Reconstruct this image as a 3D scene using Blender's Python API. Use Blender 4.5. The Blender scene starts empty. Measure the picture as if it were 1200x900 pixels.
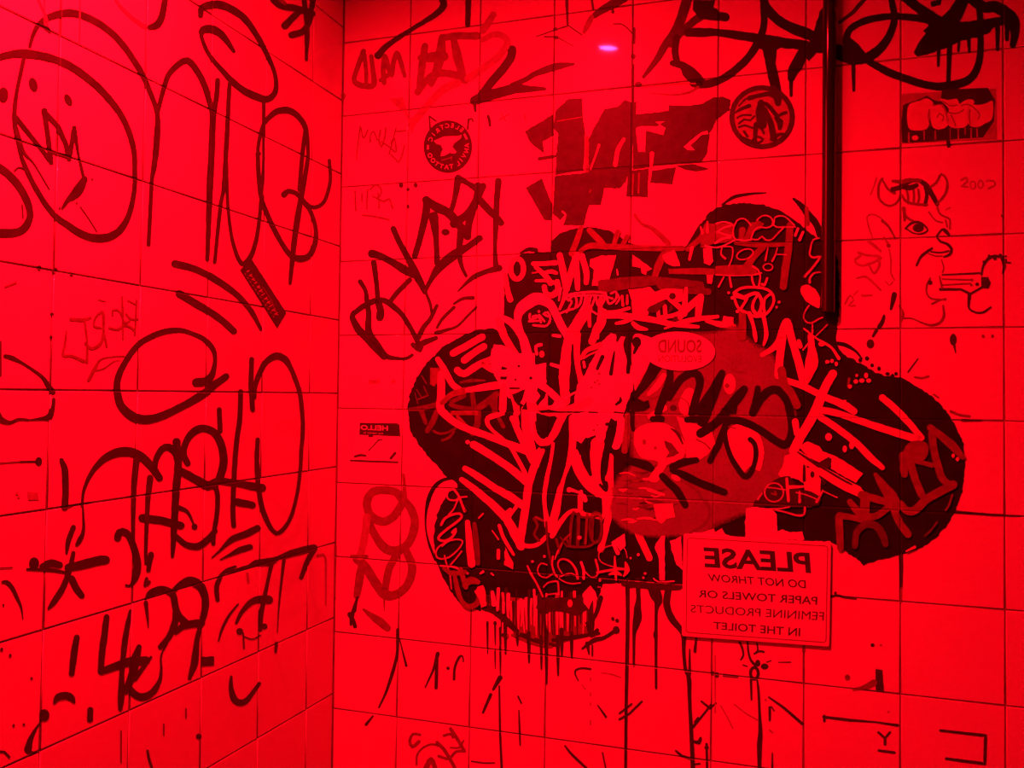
import bpy, bmesh, math, random
from mathutils import Vector, Matrix, noise
from mathutils.geometry import tessellate_polygon, delaunay_2d_cdt

random.seed(7)
SC = bpy.context.scene
COL = SC.collection

# ------------------------------------------------------------------ camera
# one tile pitch is 0.152 m; the corner of the two walls is the world's z axis, the
# back wall lies in the x-z plane (y = 0), the left wall in the y-z plane (x = 0)
S = 0.152
Z0 = 2.28                                  # height of the topmost joint that is in view
FPX = 1011.69
CX, CY, CZ = 5.9429, -10.3032, -4.8223     # in tiles
YAW, PIT, ROL = -0.3243, 0.0185, 0.0123
cyw, syw, cp, sp, cr, sr = (math.cos(YAW), math.sin(YAW), math.cos(PIT), math.sin(PIT), math.cos(ROL), math.sin(ROL))
FW = Vector((syw*cp, cyw*cp, sp))
RT0 = Vector((cyw, -syw, 0)); UP0 = RT0.cross(FW)
RT = cr*RT0 + sr*UP0; UP = -sr*RT0 + cr*UP0
CAM = Vector((CX*S, CY*S, Z0 + CZ*S))
cd = bpy.data.cameras.new('camera'); cam = bpy.data.objects.new('camera', cd); COL.objects.link(cam)
cam.matrix_world = Matrix.Translation(CAM) @ Matrix((RT, UP, -FW)).transposed().to_4x4()
cd.sensor_fit = 'HORIZONTAL'; cd.sensor_width = 36; cd.lens = FPX/1200*36; cd.clip_start = 0.02
SC.camera = cam

# ------------------------------------------------------------------ world, exposure
w = bpy.data.worlds.new('world'); SC.world = w; w.use_nodes = True
w.node_tree.nodes['Background'].inputs[0].default_value = (0.02, 0, 0.0004, 1)
w.node_tree.nodes['Background'].inputs[1].default_value = 0.2
SC.view_settings.view_transform = 'Standard'; SC.view_settings.look = 'None'
SC.view_settings.gamma = 1; SC.view_settings.use_curve_mapping = False
SC.view_settings.exposure = 0.0
SC.cycles.transparent_max_bounces = 24

# ------------------------------------------------------------------ the red lamp (recessed in its can under the ceiling)
LAMP = Vector((2.25*S, -6.4*S, Z0 + 2.22*S))
LAMP_R = 0.036
ld = bpy.data.lights.new('lamp_light', 'AREA'); ld.shape = 'DISK'; ld.size = LAMP_R*2*0.9
ld.energy = 100; ld.color = (1, 0.0010, 0.0075)
LIGHT = bpy.data.objects.new('lamp_light', ld); COL.objects.link(LIGHT)
LIGHT.location = LAMP

# ------------------------------------------------------------------ materials
def mat(name, base, rough=0.4, bump=0, bscale=40, var=0, vscale=12, alpha=False, spec=0.5, metal=0, detail=4):
    m = bpy.data.materials.new(name); m.use_nodes = True
    nt = m.node_tree; N = nt.nodes; L = nt.links
    b = N['Principled BSDF']
    b.inputs['Roughness'].default_value = rough; b.inputs['Metallic'].default_value = metal
    b.inputs['Specular IOR Level'].default_value = spec
    b.inputs['Base Color'].default_value = (*base, 1)
    tc = N.new('ShaderNodeTexCoord')
    if var:
        n = N.new('ShaderNodeTexNoise'); n.inputs['Scale'].default_value = vscale; n.inputs['Detail'].default_value = detail
        L.new(tc.outputs['Object'], n.inputs['Vector'])
        r = N.new('ShaderNodeMapRange'); r.inputs[1].default_value = 0.3; r.inputs[2].default_value = 0.7
        r.inputs[3].default_value = 1-var; r.inputs[4].default_value = 1+var
        L.new(n.outputs[0], r.inputs[0])
        x = N.new('ShaderNodeMix'); x.data_type = 'RGBA'; x.blend_type = 'MULTIPLY'; x.inputs[0].default_value = 1
        x.inputs[6].default_value = (*base, 1); L.new(r.outputs[0], x.inputs[7]); L.new(x.outputs[2], b.inputs['Base Color'])
    if bump:
        n2 = N.new('ShaderNodeTexNoise'); n2.inputs['Scale'].default_value = bscale; n2.inputs['Detail'].default_value = 2
        L.new(tc.outputs['Object'], n2.inputs['Vector'])
        bp = N.new('ShaderNodeBump'); bp.inputs['Strength'].default_value = bump; bp.inputs['Distance'].default_value = 0.002
        L.new(n2.outputs[0], bp.inputs['Height']); L.new(bp.outputs[0], b.inputs['Normal'])
    if alpha:
        a = N.new('ShaderNodeAttribute'); a.attribute_name = 'cover'
        n3 = N.new('ShaderNodeTexNoise'); n3.inputs['Scale'].default_value = 260; n3.inputs['Detail'].default_value = 3
        L.new(tc.outputs['Object'], n3.inputs['Vector'])
        mm = N.new('ShaderNodeMath'); mm.operation = 'ADD'; L.new(a.outputs['Fac'], mm.inputs[0])
        sb = N.new('ShaderNodeMath'); sb.operation = 'MULTIPLY_ADD'; L.new(n3.outputs[0], sb.inputs[0]); sb.inputs[1].default_value = 0.9; sb.inputs[2].default_value = -0.45
        L.new(sb.outputs[0], mm.inputs[1])
        cl = N.new('ShaderNodeMath'); cl.operation = 'MULTIPLY'; cl.use_clamp = True; L.new(mm.outputs[0], cl.inputs[0]); cl.inputs[1].default_value = 1.0
        L.new(cl.outputs[0], b.inputs['Alpha'])
    return m

M_TILE = mat('glazed_white_tile', (0.80, 0.77, 0.75), 0.32, bump=0.05, bscale=9, var=0.025, vscale=5)
M_TILE.node_tree.nodes['Principled BSDF'].inputs['Coat Weight'].default_value = 0.7
M_TILE.node_tree.nodes['Principled BSDF'].inputs['Coat Roughness'].default_value = 0.04
M_GROUT = mat('dirty_grout', (0.22, 0.19, 0.18), 0.8, bump=0.4, bscale=300, var=0.5, vscale=14)
M_WALL = mat('painted_wall', (0.22, 0.2, 0.2), 0.7, bump=0.1, bscale=60)
M_DARK = mat('dark_painted_wall', (0.07, 0.065, 0.065), 0.7)
M_FLOOR = mat('floor_tile', (0.16, 0.14, 0.13), 0.5, var=0.2, vscale=8)
M_PIPE = mat('black_pipe_paint', (0.022, 0.02, 0.02), 0.09, bump=0.03, bscale=60)
M_CAN = mat('lamp_can_paint', (0.05, 0.05, 0.05), 0.5)
INK = {
 'k': mat('black_ink', (0.050, 0.046, 0.05), 0.35, var=0.25, vscale=40, spec=0.3),
 'n': mat('solid_black_paint', (0.020, 0.018, 0.02), 0.4, var=0.25, vscale=30, spec=0.25),
 'b': mat('soft_black_ink', (0.062, 0.055, 0.06), 0.4, spec=0.3, var=0.3, vscale=60),
 'd': mat('thin_dark_ink', (0.12, 0.07, 0.09), 0.4, var=0.3, vscale=80),
 'm': mat('washed_ink', (0.22, 0.11, 0.13), 0.4, var=0.22, vscale=80),
 'f': mat('faint_marker', (0.38, 0.24, 0.27), 0.4, var=0.2, vscale=90),
 'r': mat('pale_paint_marker', (0.72, 0.5, 0.5), 0.4, var=0.1, vscale=50),
 'p': mat('scratched_line', (0.5, 0.42, 0.46), 0.5, var=0.2, vscale=120),
 'w': mat('white_paint_marker', (0.80, 0.77, 0.75), 0.45, var=0.05, vscale=50),
 's': mat('sticker_paper', (0.84, 0.80, 0.80), 0.42),
 'g': mat('sign_plastic', (0.78, 0.75, 0.76), 0.28),
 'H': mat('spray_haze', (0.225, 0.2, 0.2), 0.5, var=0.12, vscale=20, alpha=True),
 'K': mat('spray_black', (0.05, 0.045, 0.05), 0.45, alpha=True),
 'R': mat('spray_pale', (0.7, 0.5, 0.5), 0.45, alpha=True),
}

# ------------------------------------------------------------------ from a point of the photo to the wall behind it
def ray(x, y):
    return FW + RT*((x-600)/FPX) + UP*((450-y)/FPX)
def on_wall(wall, x, y, h=0.0):
    d = ray(x, y)
    if wall == 'B': t = (-h - CAM.y)/d.y
    else: t = (h - CAM.x)/d.x
    return CAM + d*t
def uz(wall, x, y):
    p = on_wall(wall, x, y)
    return (p.x if wall == 'B' else -p.y), p.z
def wpt(wall, u, z, h=0.0):
    return Vector((u, -h, z)) if wall == 'B' else Vector((h, -u, z))

def link(name, me, material=None, parent=None, **props):
    o = bpy.data.objects.new(name, me); COL.objects.link(o)
    if material is not None and me is not None: me.materials.append(material)
    if parent: o.parent = parent
    for k, v in props.items(): o[k] = v
    return o
def mesh(name, vs, fs, smooth=False):
    me = bpy.data.meshes.new(name); me.from_pydata([tuple(v) for v in vs], [], fs); me.update()
    if smooth:
        for p in me.polygons: p.use_smooth = True
    return me
def box(vs, fs, a, b):
    n = len(vs)
    for z in (a[2], b[2]):
        for y in (a[1], b[1]):
            for x in (a[0], b[0]): vs.append((x, y, z))
    fs += [(n+0, n+2, n+3, n+1), (n+4, n+5, n+7, n+6), (n+0, n+1, n+5, n+4), (n+2, n+6, n+7, n+3), (n+0, n+4, n+6, n+2), (n+1, n+3, n+7, n+5)]

# ------------------------------------------------------------------ the joints of the tiling, as measured
BV = {1:[(482,0),(478,180),(475,360),(470,540),(466,720),(465,900)],2:[(563,0),(561,180),(558,360),(552,720),(549,900)],3:[(650,0),(648,180),(640,720),(638,900)],
4:[(742,0),(740,180),(735,720),(733,900)],5:[(843,0),(840,180),(835,720),(833,900)],6:[(945,0),(944,180),(942,720),(942,900)],7:[(1057,0),(1055,180),(1055,360),(1055,540),(1055,720),(1056,900)],
8:[(1175,0),(1176,180),(1177,360),(1178,540),(1178,720),(1178,900)]}
BH = {0:[(400,50),(600,27),(750,3)],1:[(400,136),(600,117),(840,91),(946,80),(1050,70),(1177,57)],2:[(400,217),(470,216),(600,206),(840,191),(944,183),(1030,172),(1200,163)],
3:[(400,306),(600,298),(720,295),(790,290),(1020,281.6),(1200,272)],4:[(400,393),(558,391),(720,390),(1000,385.5),(1200,383)],5:[(400,479),(600,481),(720,485),(840,487),(1130,492.5),(1200,494)],
6:[(400,566),(530,572),(1130,602),(1200,605)],7:[(400,654),(520,661),(1000,698),(1056,706),(1177,716)],8:[(396,741),(551,758),(640,767),(735,779),(943,801),(1056,814),(1178,827)],
9:[(395,830),(550,853),(640,866),(735,878),(833,891)]}
LV = {5:[(72,0),(68,170),(62,310),(58,480),(53,600),(51,720),(47,900)],4:[(171,90),(168,150),(165,320),(160,500),(157,600),(154,720),(150,900)],3:[(241,480),(239,600),(237,720),(234,900)],
2:[(308,400),(306,500),(305,600),(303,750),(301,900)],1:[(361,600),(361,690),(359,760),(358,900)]}
LH = {0:[(0,8),(70,43),(165,87),(200,105),(270,140),(352,181)],1:[(0,157),(80,184),(175,214),(200,224),(300,257),(345,269),(390,287)],2:[(0,308),(65,317),(165,334),(310,358),(335,366),(395,375)],
3:[(0,457),(180,458),(395,461)],4:[(0,605),(95,592),(200,575),(300,561),(395,547)],5:[(0,754),(50,739),(155,706),(240,681),(393,636)],6:[(0,900),(48,880),(150,834),(235,795),(303,766),(360,737),(390,724)],7:[(245,900),(302,865),(359,830),(390,814)]}
def fit(wall, pts, vert):
    q = [uz(wall, *p) for p in pts]
    if vert: q = [(z, u) for u, z in q]
    n = len(q); mx = sum(a for a, b in q)/n; my = sum(b for a, b in q)/n
    sxx = sum((a-mx)**2 for a, b in q)
    k = sum((a-mx)*(b-my) for a, b in q)/sxx if sxx > 0.02 else 0
    k = max(-0.012, min(0.012, k))
    return (my-k*mx, k)
JV = {'B': {0: (0.0008, 0)}, 'L': {0: (0.0008, 0)}}; JH = {'B': {}, 'L': {}}
for i, p in BV.items(): JV['B'][i] = fit('B', p, True)
for i, p in LV.items(): JV['L'][i] = fit('L', p, True)
for i, p in BH.items(): JH['B'][i] = fit('B', p, False)
for i, p in LH.items(): JH['L'][i] = fit('L', p, False)
for i in range(9, 12): JV['B'][i] = (JV['B'][8][0] + (i-8)*S, 0)
for i in range(6, 12): JV['L'][i] = (JV['L'][5][0] + (i-5)*S, 0)
for wl in 'BL':
    ks = sorted(JH[wl]); lo, hi = ks[0], ks[-1]
    for i in range(-3, lo): JH[wl][i] = (JH[wl][lo][0] + (lo-i)*S, 0)
    for i in range(hi+1, 15): JH[wl][i] = (JH[wl][hi][0] - (i-hi)*S, 0)
CEIL = 2.79
def corner(wl, i, j):
    a, b = JV[wl][i]; c, d = JH[wl][j]
    z = (c + d*a)/(1 - d*b)
    return a + b*z, z

GH, BW, REC = 0.0013, 0.0011, 0.0018          # half joint, glaze edge, depth of the joint
def tile_mesh(v, f):
    me = mesh('tile', v, f)
    for k, p in enumerate(me.polygons): p.use_smooth = (k % 13 != 12)
    return me
def tile_geo(vs, fs, wl, q, tilt=(0, 0)):
    cu = sum(p[0] for p in q)/4; cz = sum(p[1] for p in q)/4
    rings = [(GH, -REC), (GH, -0.0007), (GH+BW*0.3, -0.00022), (GH+BW, 0)]
    n = len(vs)
    for ins, h in rings:
        for (u, z) in q:
            uu = u + (ins if u < cu else -ins); zz = z + (ins if z < cz else -ins)
            vs.append(wpt(wl, uu, zz, h + tilt[0]*(uu-cu) + tilt[1]*(zz-cz)))
    for r in range(3):
        for k in range(4):
            a = n+r*4+k; b = n+r*4+(k+1) % 4
            fs.append((a, b, b+4, a+4))
    fs.append((n+12, n+13, n+14, n+15))

walls = {}
for wl, nm, ext in (('B', 'wall_back', 11), ('L', 'wall_left', 11)):
    vs, fs = [], []
    um = JV[wl][ext][0]
    if wl == 'B': box(vs, fs, (-0.1, REC*0.75, 0), (um, 0.1, CEIL))
    else: box(vs, fs, (-0.1, -um-0.72, 0), (-REC*0.75, 0, CEIL))
    walls[wl] = link(nm, mesh(nm, vs, fs), M_GROUT, kind='structure')
    svs, sfs = [], []
    for i in range(0, ext):
        for j in range(-3, 14):
            q = [corner(wl, i, j+1), corner(wl, i+1, j+1), corner(wl, i+1, j), corner(wl, i, j)]
            if q[0][1] < 0.01 : continue
            if q[2][1] > CEIL: 
                if q[0][1] > CEIL-0.02: continue
                q = [q[0], q[1], (q[2][0], CEIL-0.001), (q[3][0], CEIL-0.001)]
            rnd = random.Random(i*97+j*13+(5 if wl == 'L' else 0))
            tl = (rnd.uniform(-.0012, .0012), rnd.uniform(-.0012, .0012))
            near = (i <= (9 if wl == 'B' else 8)) and -2 <= j <= 11
            if near:
                v, f = [], []
                tile_geo(v, f, wl, q, tl)
                me = tile_mesh(v, f)
                link('tile', me, M_TILE, walls[wl])
            else: tile_geo(svs, sfs, wl, q, tl)
    if svs:
        link('tile_field', mesh('tile_field', svs, sfs), M_TILE, walls[wl], kind='stuff')
# the rest of the small room, behind and beside the camera
XR, YR = JV['B'][11][0], -2.4
def slab(name, a, b, m):
    vs, fs = [], []; box(vs, fs, a, b); return link(name, mesh(name, vs, fs), m, kind='structure')
slab('floor', (-0.1, YR-0.1, -0.1), (XR+0.1, 0.1, 0), M_FLOOR)
slab('ceiling', (-0.1, YR-0.1, CEIL), (XR+0.1, 0.1, CEIL+0.1), M_WALL)
slab('wall_right', (XR, YR, 0), (XR+0.1, 0, CEIL), M_DARK)
slab('wall_rear', (-0.1, YR-0.1, 0), (XR+0.1, YR, CEIL), M_DARK)

# ------------------------------------------------------------------ flat geometry drawn in photo pixels, laid on the wall
def catmull(P, closed=False, step=3.0):
    out = []; n = len(P)
    if n < 3 and not closed: 
        return dens(P, step)
    seg = n if closed else n-1
    for i in range(seg):
        if closed: p0, p1, p2, p3 = P[(i-1) % n], P[i], P[(i+1) % n], P[(i+2) % n]
        else:
            p1, p2 = P[i], P[i+1]
            p0 = P[i-1] if i > 0 else tuple(2*a-b for a, b in zip(p1, p2))
            p3 = P[i+2] if i+2 < n else tuple(2*b-a for a, b in zip(p1, p2))
        k = max(2, int(math.hypot(p2[0]-p1[0], p2[1]-p1[1])/step))
        for s in range(k):
            t = s/k
            out.append(tuple(0.5*((2*b)+(-a+c)*t+(2*a-5*b+4*c-d)*t*t+(-a+3*b-3*c+d)*t**3) for a, b, c, d in zip(p0, p1, p2, p3)))
    if not closed: out.append(P[-1])
    return out
def dens(P, step=3.0, closed=False):
    out = []; Q = P + [P[0]] if closed else P
    for a, b in zip(Q, Q[1:]):
        k = max(1, int(math.hypot(b[0]-a[0], b[1]-a[1])/step))
        for s in range(k): out.append(tuple(x+(y-x)*s/k for x, y in zip(a, b)))
    if not closed: out.append(Q[-1])
    return out

def press_into_joints(me, wl):
    # paint runs down into the recessed joints and up again
    us = [(v.co.x if wl == 'B' else -v.co.y) for v in me.vertices]; zs = [v.co.z for v in me.vertices]
    if not us: return
    u0, u1, z0, z1 = min(us), max(us), min(zs), max(zs); um, zm = (u0+u1)/2, (z0+z1)/2
    cuts = []
    for a, b in list(JV[wl].values())[1:]:
        if u0-.004 < a+b*zm < u1+.004: cuts.append((Vector((a+b*zm, zm)), Vector((1, -b))))
    for c, d in JH[wl].values():
        if z0-.004 < c+d*um < z1+.004: cuts.append((Vector((um, c+d*um)), Vector((-d, 1))))
    if not cuts: return
    bm = bmesh.new(); bm.from_mesh(me)
    def w3(n): return Vector((n[0], 0, n[1])) if wl == 'B' else Vector((0, -n[0], n[1]))
    def co(p): return Vector((p[0], 0, p[1])) if wl == 'B' else Vector((0, -p[0], p[1]))
    g = GH*1.5
    for p, n in cuts:
        for off in (-g, -g*.35, g*.35, g):
            bmesh.ops.bisect_plane(bm, geom=bm.verts[:]+bm.edges[:]+bm.faces[:], dist=1e-7, plane_co=co(p)+w3(n)*off, plane_no=w3(n))
    inward = Vector((0, 1, 0)) if wl == 'B' else Vector((-1, 0, 0))
    for v in bm.verts:
        dep = 0
        for p, n in cuts:
            dd = abs((v.co-co(p)).dot(w3(n)))
            if dd < g*.98: dep = max(dep, min(1.0, (g-dd)/(g*.65))*.0009)
        if dep: v.co += inward*dep
    bm.to_mesh(me); bm.free(); me.update()

class Draw:
    """collects flat shapes in photo pixels"""
    def __init__(s, wall): s.wall = wall; s.v = []; s.f = []; s.c = []; s.z = {}; s.k = 0
    def lift(s, b, z):
        for i in range(b, len(s.v)): s.z[i] = z
    def disc(s, x, y, rx, ry=None, rot=0, n=0, zz=None):
        ry = ry or rx; n = n or max(8, int(6+max(rx, ry)*1.6)); b = len(s.v)
        ca, sa = math.cos(rot), math.sin(rot)
        for k in range(n):
            a = 2*math.pi*k/n; ex, ey = rx*math.cos(a), ry*math.sin(a)
            s.v.append((x+ex*ca-ey*sa, y+ex*sa+ey*ca)); s.c.append(1)
        s.f.append(tuple(range(b, b+n)))
        s.k += 1; s.lift(b, 6e-6 + (zz if zz is not None else 0) + (s.k % 5)*1.2e-6)
    def ribbon(s, P, w, closed=False, caps=True, jit=0.05, seed=0):
        # P: (x, y, w)
        n = len(P); b = len(s.v)
        for i, p in enumerate(P):
            a = P[i-1] if (i or closed) else p; c = P[(i+1) % n] if (i < n-1 or closed) else p
            dx, dy = c[0]-a[0], c[1]-a[1]; l = math.hypot(dx, dy) or 1
            nx, ny = -dy/l, dx/l
            # wobble of a hand-held pen
            j1 = 1 + jit*noise.noise(Vector((p[0]*.11, p[1]*.11, seed)))*2 + jit*noise.noise(Vector((p[0]*.5, p[1]*.5, seed+3)))
            j2 = 1 + jit*noise.noise(Vector((p[0]*.11, p[1]*.11, seed+9)))*2 + jit*noise.noise(Vector((p[0]*.5, p[1]*.5, seed+5)))
            h = p[2]/2
            s.v += [(p[0]+nx*h*j1, p[1]+ny*h*j1), (p[0]-nx*h*j2, p[1]-ny*h*j2)]; s.c += [1, 1]
        for i in range(n-1 if not closed else n):
            a = b+2*i; c = b+2*((i+1) % n)
            s.f.append((a, a+1, c+1, c))
        for i in range(n): s.z[b+2*i] = s.z[b+2*i+1] = i*2e-7 + s.k*1e-6
        s.k += 1; s.last = n*2e-7
        if caps and not closed:
            for i, (va, vb) in ((0, (b+1, b)), (n-1, (b+2*n-2, b+2*n-1))):
                p = P[i]
                if p[2] < 1.6: continue
                q0, q1 = s.v[va], s.v[vb]
                mx, my = (q0[0]+q1[0])/2, (q0[1]+q1[1])/2; ax, ay = q0[0]-mx, q0[1]-my
                idx = [va]; m = 5
                ps = P[1] if i == 0 else P[-2]
                ox, oy = p[0]-ps[0], p[1]-ps[1]; l = math.hypot(ox, oy) or 1; r = math.hypot(ax, ay); ox, oy = ox/l*r, oy/l*r
                for t in range(1, m+1):
                    th = math.pi*t/(m+1); idx.append(len(s.v))
                    s.v.append((mx+ax*math.cos(th)+ox*math.sin(th), my+ay*math.cos(th)+oy*math.sin(th))); s.c.append(1); s.z[idx[-1]] = s.z[va]
                idx.append(vb); s.f.append(tuple(idx))
    def joints(s, P):
        for a, p, c in zip(P, P[1:], P[2:]):
            d1 = math.atan2(p[1]-a[1], p[0]-a[0]); d2 = math.atan2(c[1]-p[1], c[0]-p[0])
            if p[2] > 2 and abs((d2-d1+math.pi) % (2*math.pi)-math.pi) > 0.3: s.disc(p[0], p[1], p[2]/2*0.98, zz=s.last+s.k*2e-6)
    def fill(s, P, rag=0.0, seed=0, soft=0):
        if rag:
            Q = []
            n = len(P)
            for i, p in enumerate(P):
                a, c = P[i-1], P[(i+1) % n]; dx, dy = c[0]-a[0], c[1]-a[1]; l = math.hypot(dx, dy) or 1
                r = rag*(noise.noise(Vector((p[0]*.35, p[1]*.35, seed)))*1.5 + noise.noise(Vector((p[0]*.9, p[1]*.9, seed))))
                Q.append((p[0]-dy/l*r, p[1]+dx/l*r))
            P = Q
        pts = [Vector((p[0], p[1])) for p in P]
        n = len(pts)
        res = delaunay_2d_cdt(pts, [], [list(range(n))], 1, 1e-4)
        b = len(s.v)
        for q in res[0]: s.v.append((q[0], q[1])); s.c.append(1)
        for f in res[2]: s.f.append(tuple(b+k for k in f))
        if soft:
            area = sum(P[i-1][0]*P[i][1]-P[i][0]*P[i-1][1] for i in range(n))
            sg = 1 if area > 0 else -1
            b = len(s.v)
            for i, p in enumerate(P):
                a, c = P[i-1], P[(i+1) % n]; dx, dy = c[0]-a[0], c[1]-a[1]; l = math.hypot(dx, dy) or 1
                s.v += [(p[0], p[1]), (p[0]+dy/l*soft*sg, p[1]-dx/l*soft*sg)]; s.c += [1, 0]
            for i in range(n):
                a = b+2*i; c = b+2*((i+1) % n); s.f.append((a, c, c+1, a+1))
    def obj(s, name, tone, parent, h, cover=False, groove=False):
        vs = [on_wall(s.wall, x, y, h + s.z.get(i, 0)) for i, (x, y) in enumerate(s.v)]
        me = mesh(name, vs, s.f)
        if cover or tone in 'HKR':
            at = me.attributes.new('cover', 'FLOAT', 'POINT')
            for i, c in enumerate(s.c): at.data[i].value = c
        if groove: press_into_joints(me, s.wall)
        me.materials.append(INK[tone] if isinstance(tone, str) else tone)
        o = bpy.data.objects.new(name, me); COL.objects.link(o)
        if parent: o.parent = parent
        return o

HT = {'B': 0.0005, 'L': 0.0005}
STACK = {'B': 0.0005}
def parse(item, state):
    tk = item.split()
    if len(tk[0]) == 1 and tk[0] in INK and tk[1][0].isalpha(): state['tone'] = tk[0]; tk = tk[1:]
    kind = tk[0][0]; w = float(tk[0][1:] or 0)
    pts = [tuple(float(c) for c in t.split(',')) for t in tk[1:]]
    return state['tone'], kind, w, pts
PART = {'s': 'stroke', 'l': 'stroke', 'f': 'patch', 'p': 'patch', 'e': 'dot', 'o': 'ring', 'd': 'dot', 'h': 'spray_patch'}
def draw_item(D, kind, w, pts, seed):
    if kind in 'sl':
        cw = w; P = []
        for p in pts:
            if len(p) > 2: cw = p[2]
            P.append((p[0], p[1], cw))
        if w and len(pts) > 1 and any(len(p) > 2 for p in pts):       # spread widths between the given ones
            ks = [i for i, p in enumerate(pts) if len(p) > 2]
            if ks[0] > 0: ks = [0]+ks
            wd = {i: (pts[i][2] if len(pts[i]) > 2 else w) for i in ks}
            if ks[-1] < len(pts)-1 : wd[len(pts)-1] = wd[ks[-1]]; ks.append(len(pts)-1)
            for a, b in zip(ks, ks[1:]):
                for i in range(a, b+1):
                    t = (i-a)/(b-a); P[i] = (P[i][0], P[i][1], wd[a]+(wd[b]-wd[a])*t)
        Q = catmull(P) if kind == 's' else dens(P, 4)
        D.ribbon(Q, w, seed=seed)
        if kind == 'l': D.joints(P)
        else:
            # discs where the pen turns sharply
            for i in range(1, len(Q)-1):
                a, b, c = Q[i-1], Q[i], Q[i+1]
                d1 = math.atan2(b[1]-a[1], b[0]-a[0]); d2 = math.atan2(c[1]-b[1], c[0]-b[0])
                dd = abs((d2-d1+math.pi) % (2*math.pi)-math.pi)
                if dd > 0.35 and b[2] > 2: D.disc(b[0], b[1], b[2]/2*0.98, zz=D.last+D.k*2e-6)
    elif kind == 'f': D.fill([p[:2] for p in catmull(pts, True)], 0.5, seed)
    elif kind == 'p': D.fill([p[:2] for p in dens(pts, 3, True)], w or 0.35, seed)
    elif kind == 'h': D.fill([p[:2] for p in catmull(pts, True, 6)], 1.0, seed, soft=w)
    elif kind == 'e':
        for p in pts: D.disc(p[0], p[1], p[2], p[3] if len(p) > 3 else p[2], p[4] if len(p) > 4 else 0, n=16)
    elif kind == 'd':
        for p in pts: D.disc(p[0], p[1], w*random.uniform(.8, 1.1), w*random.uniform(.8, 1.15))
    elif kind == 'o':
        for p in pts:
            x, y, rx, ry = p[:4]; ro = p[4] if len(p) > 4 else 0
            P = []
            for k in range(28):
                a = 2*math.pi*k/28; ex, ey = rx*math.cos(a), ry*math.sin(a)
                P.append((x+ex*math.cos(ro)-ey*math.sin(ro), y+ex*math.sin(ro)+ey*math.cos(ro), w))
            D.ribbon(P, w, closed=True, seed=seed)

def base_empty(name, wall, D0, label, cat, group=None):
    xs = [p[0] for p in D0]; ys = [p[1] for p in D0]
    e = bpy.data.objects.new(name, None); COL.objects.link(e)
    e.empty_display_size = 0.02
    e.location = on_wall(wall, sum(xs)/len(xs), max(ys), 0)
    e['label'] = label; e['category'] = cat
    if group: e['group'] = group
    return e
def adopt(child, root):
    child.parent = root; child.matrix_parent_inverse = Matrix.Translation(-root.location)

SEED = [0]
def tag(name, label, wall, txt, cat='graffiti', group=None, stack=False, merge=False, names=None, base=None):
    """a tag: every pen stroke is a part of it"""
    items = [t.strip() for t in txt.replace('\n', ' ').split('|') if t.strip()]
    st = {'tone': 'k'}; allp = []; objs = []
    h = STACK['B'] if stack else (base if base is not None else HT[wall])
    last = None; cur = {}
    for k, it in enumerate(items):
        tone, kind, w, pts = parse(it, st)
        if kind in 'edo' and not merge and len(pts) > 1:
            extra = [(tone, kind, w, [p]) for p in pts]
        else: extra = [(tone, kind, w, pts)]
        SEED[0] += 1
        if last is not None and tone != last: h += 0.000018
        elif last is not None: h += 0.000002
        last = tone
        for tone, kind, w, pts in extra:
            if merge:
                if not objs or objs[-1][1] != tone: objs.append((Draw(wall), tone, h, PART[kind]))
                D = objs[-1][0]
            else: D = Draw(wall); objs.append((D, tone, h, PART[kind]))
            draw_item(D, kind, w, pts, SEED[0]*1.7)
            allp += D.v[-4:]
    if len(objs) == 1:
        D, tone, hh, pn = objs[0]
        o = D.obj(name, tone, None, hh, groove=True); o['label'] = label; o['category'] = cat
        if group: o['group'] = group
    else:
        o = base_empty(name, wall, allp, label, cat, group)
        for D, tone, hh, pn in objs:
            c = D.obj(names or pn, tone, None, hh, groove=True); adopt(c, o)
    if stack: STACK['B'] = h + 0.00002
    return o, h

# lettering: glyph outlines mapped into a four-cornered field of the photo
def glyph_mesh(body, bold=0.0):
    cu = bpy.data.curves.new('lettering', 'FONT'); cu.body = body; cu.offset = bold; cu.resolution_u = 3 if bold else 4
    to = bpy.data.objects.new('lettering', cu); COL.objects.link(to)
    bpy.context.view_layer.update()
    me = bpy.data.meshes.new_from_object(to.evaluated_get(bpy.context.evaluated_depsgraph_get()))
    vs = [(v.co.x, v.co.y) for v in me.vertices]; fs = [tuple(p.vertices) for p in me.polygons]
    bpy.data.objects.remove(to); bpy.data.curves.remove(cu); bpy.data.meshes.remove(me)
    return vs, fs
def lettering(D, body, quad, bold=0.0):
    """quad: where the text's top-left, top-right, bottom-right, bottom-left go"""
    vs, fs = glyph_mesh(body, bold)
    x0 = min(v[0] for v in vs); x1 = max(v[0] for v in vs); y0 = min(v[1] for v in vs); y1 = max(v[1] for v in vs)
    b = len(D.v); TL, TR, BR, BL = quad
    for x, y in vs:
        s = (x-x0)/(x1-x0); t = (y1-y)/(y1-y0)
        D.v.append(tuple((1-t)*((1-s)*TL[i]+s*TR[i]) + t*((1-s)*BL[i]+s*BR[i]) for i in (0, 1))); D.c.append(1)
    par = list(range(len(vs)))
    def root(a):
        while par[a] != a: a = par[a]
        return a
    for f in fs:
        D.f.append(tuple(b+k for k in f)); r0 = root(f[0])
        for k in f[1:]: par[root(k)] = r0
    ids = {}
    for i in range(len(vs)): D.z[b+i] = (ids.setdefault(root(i), len(ids)) % 3)*5e-6
MERGE = False
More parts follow.
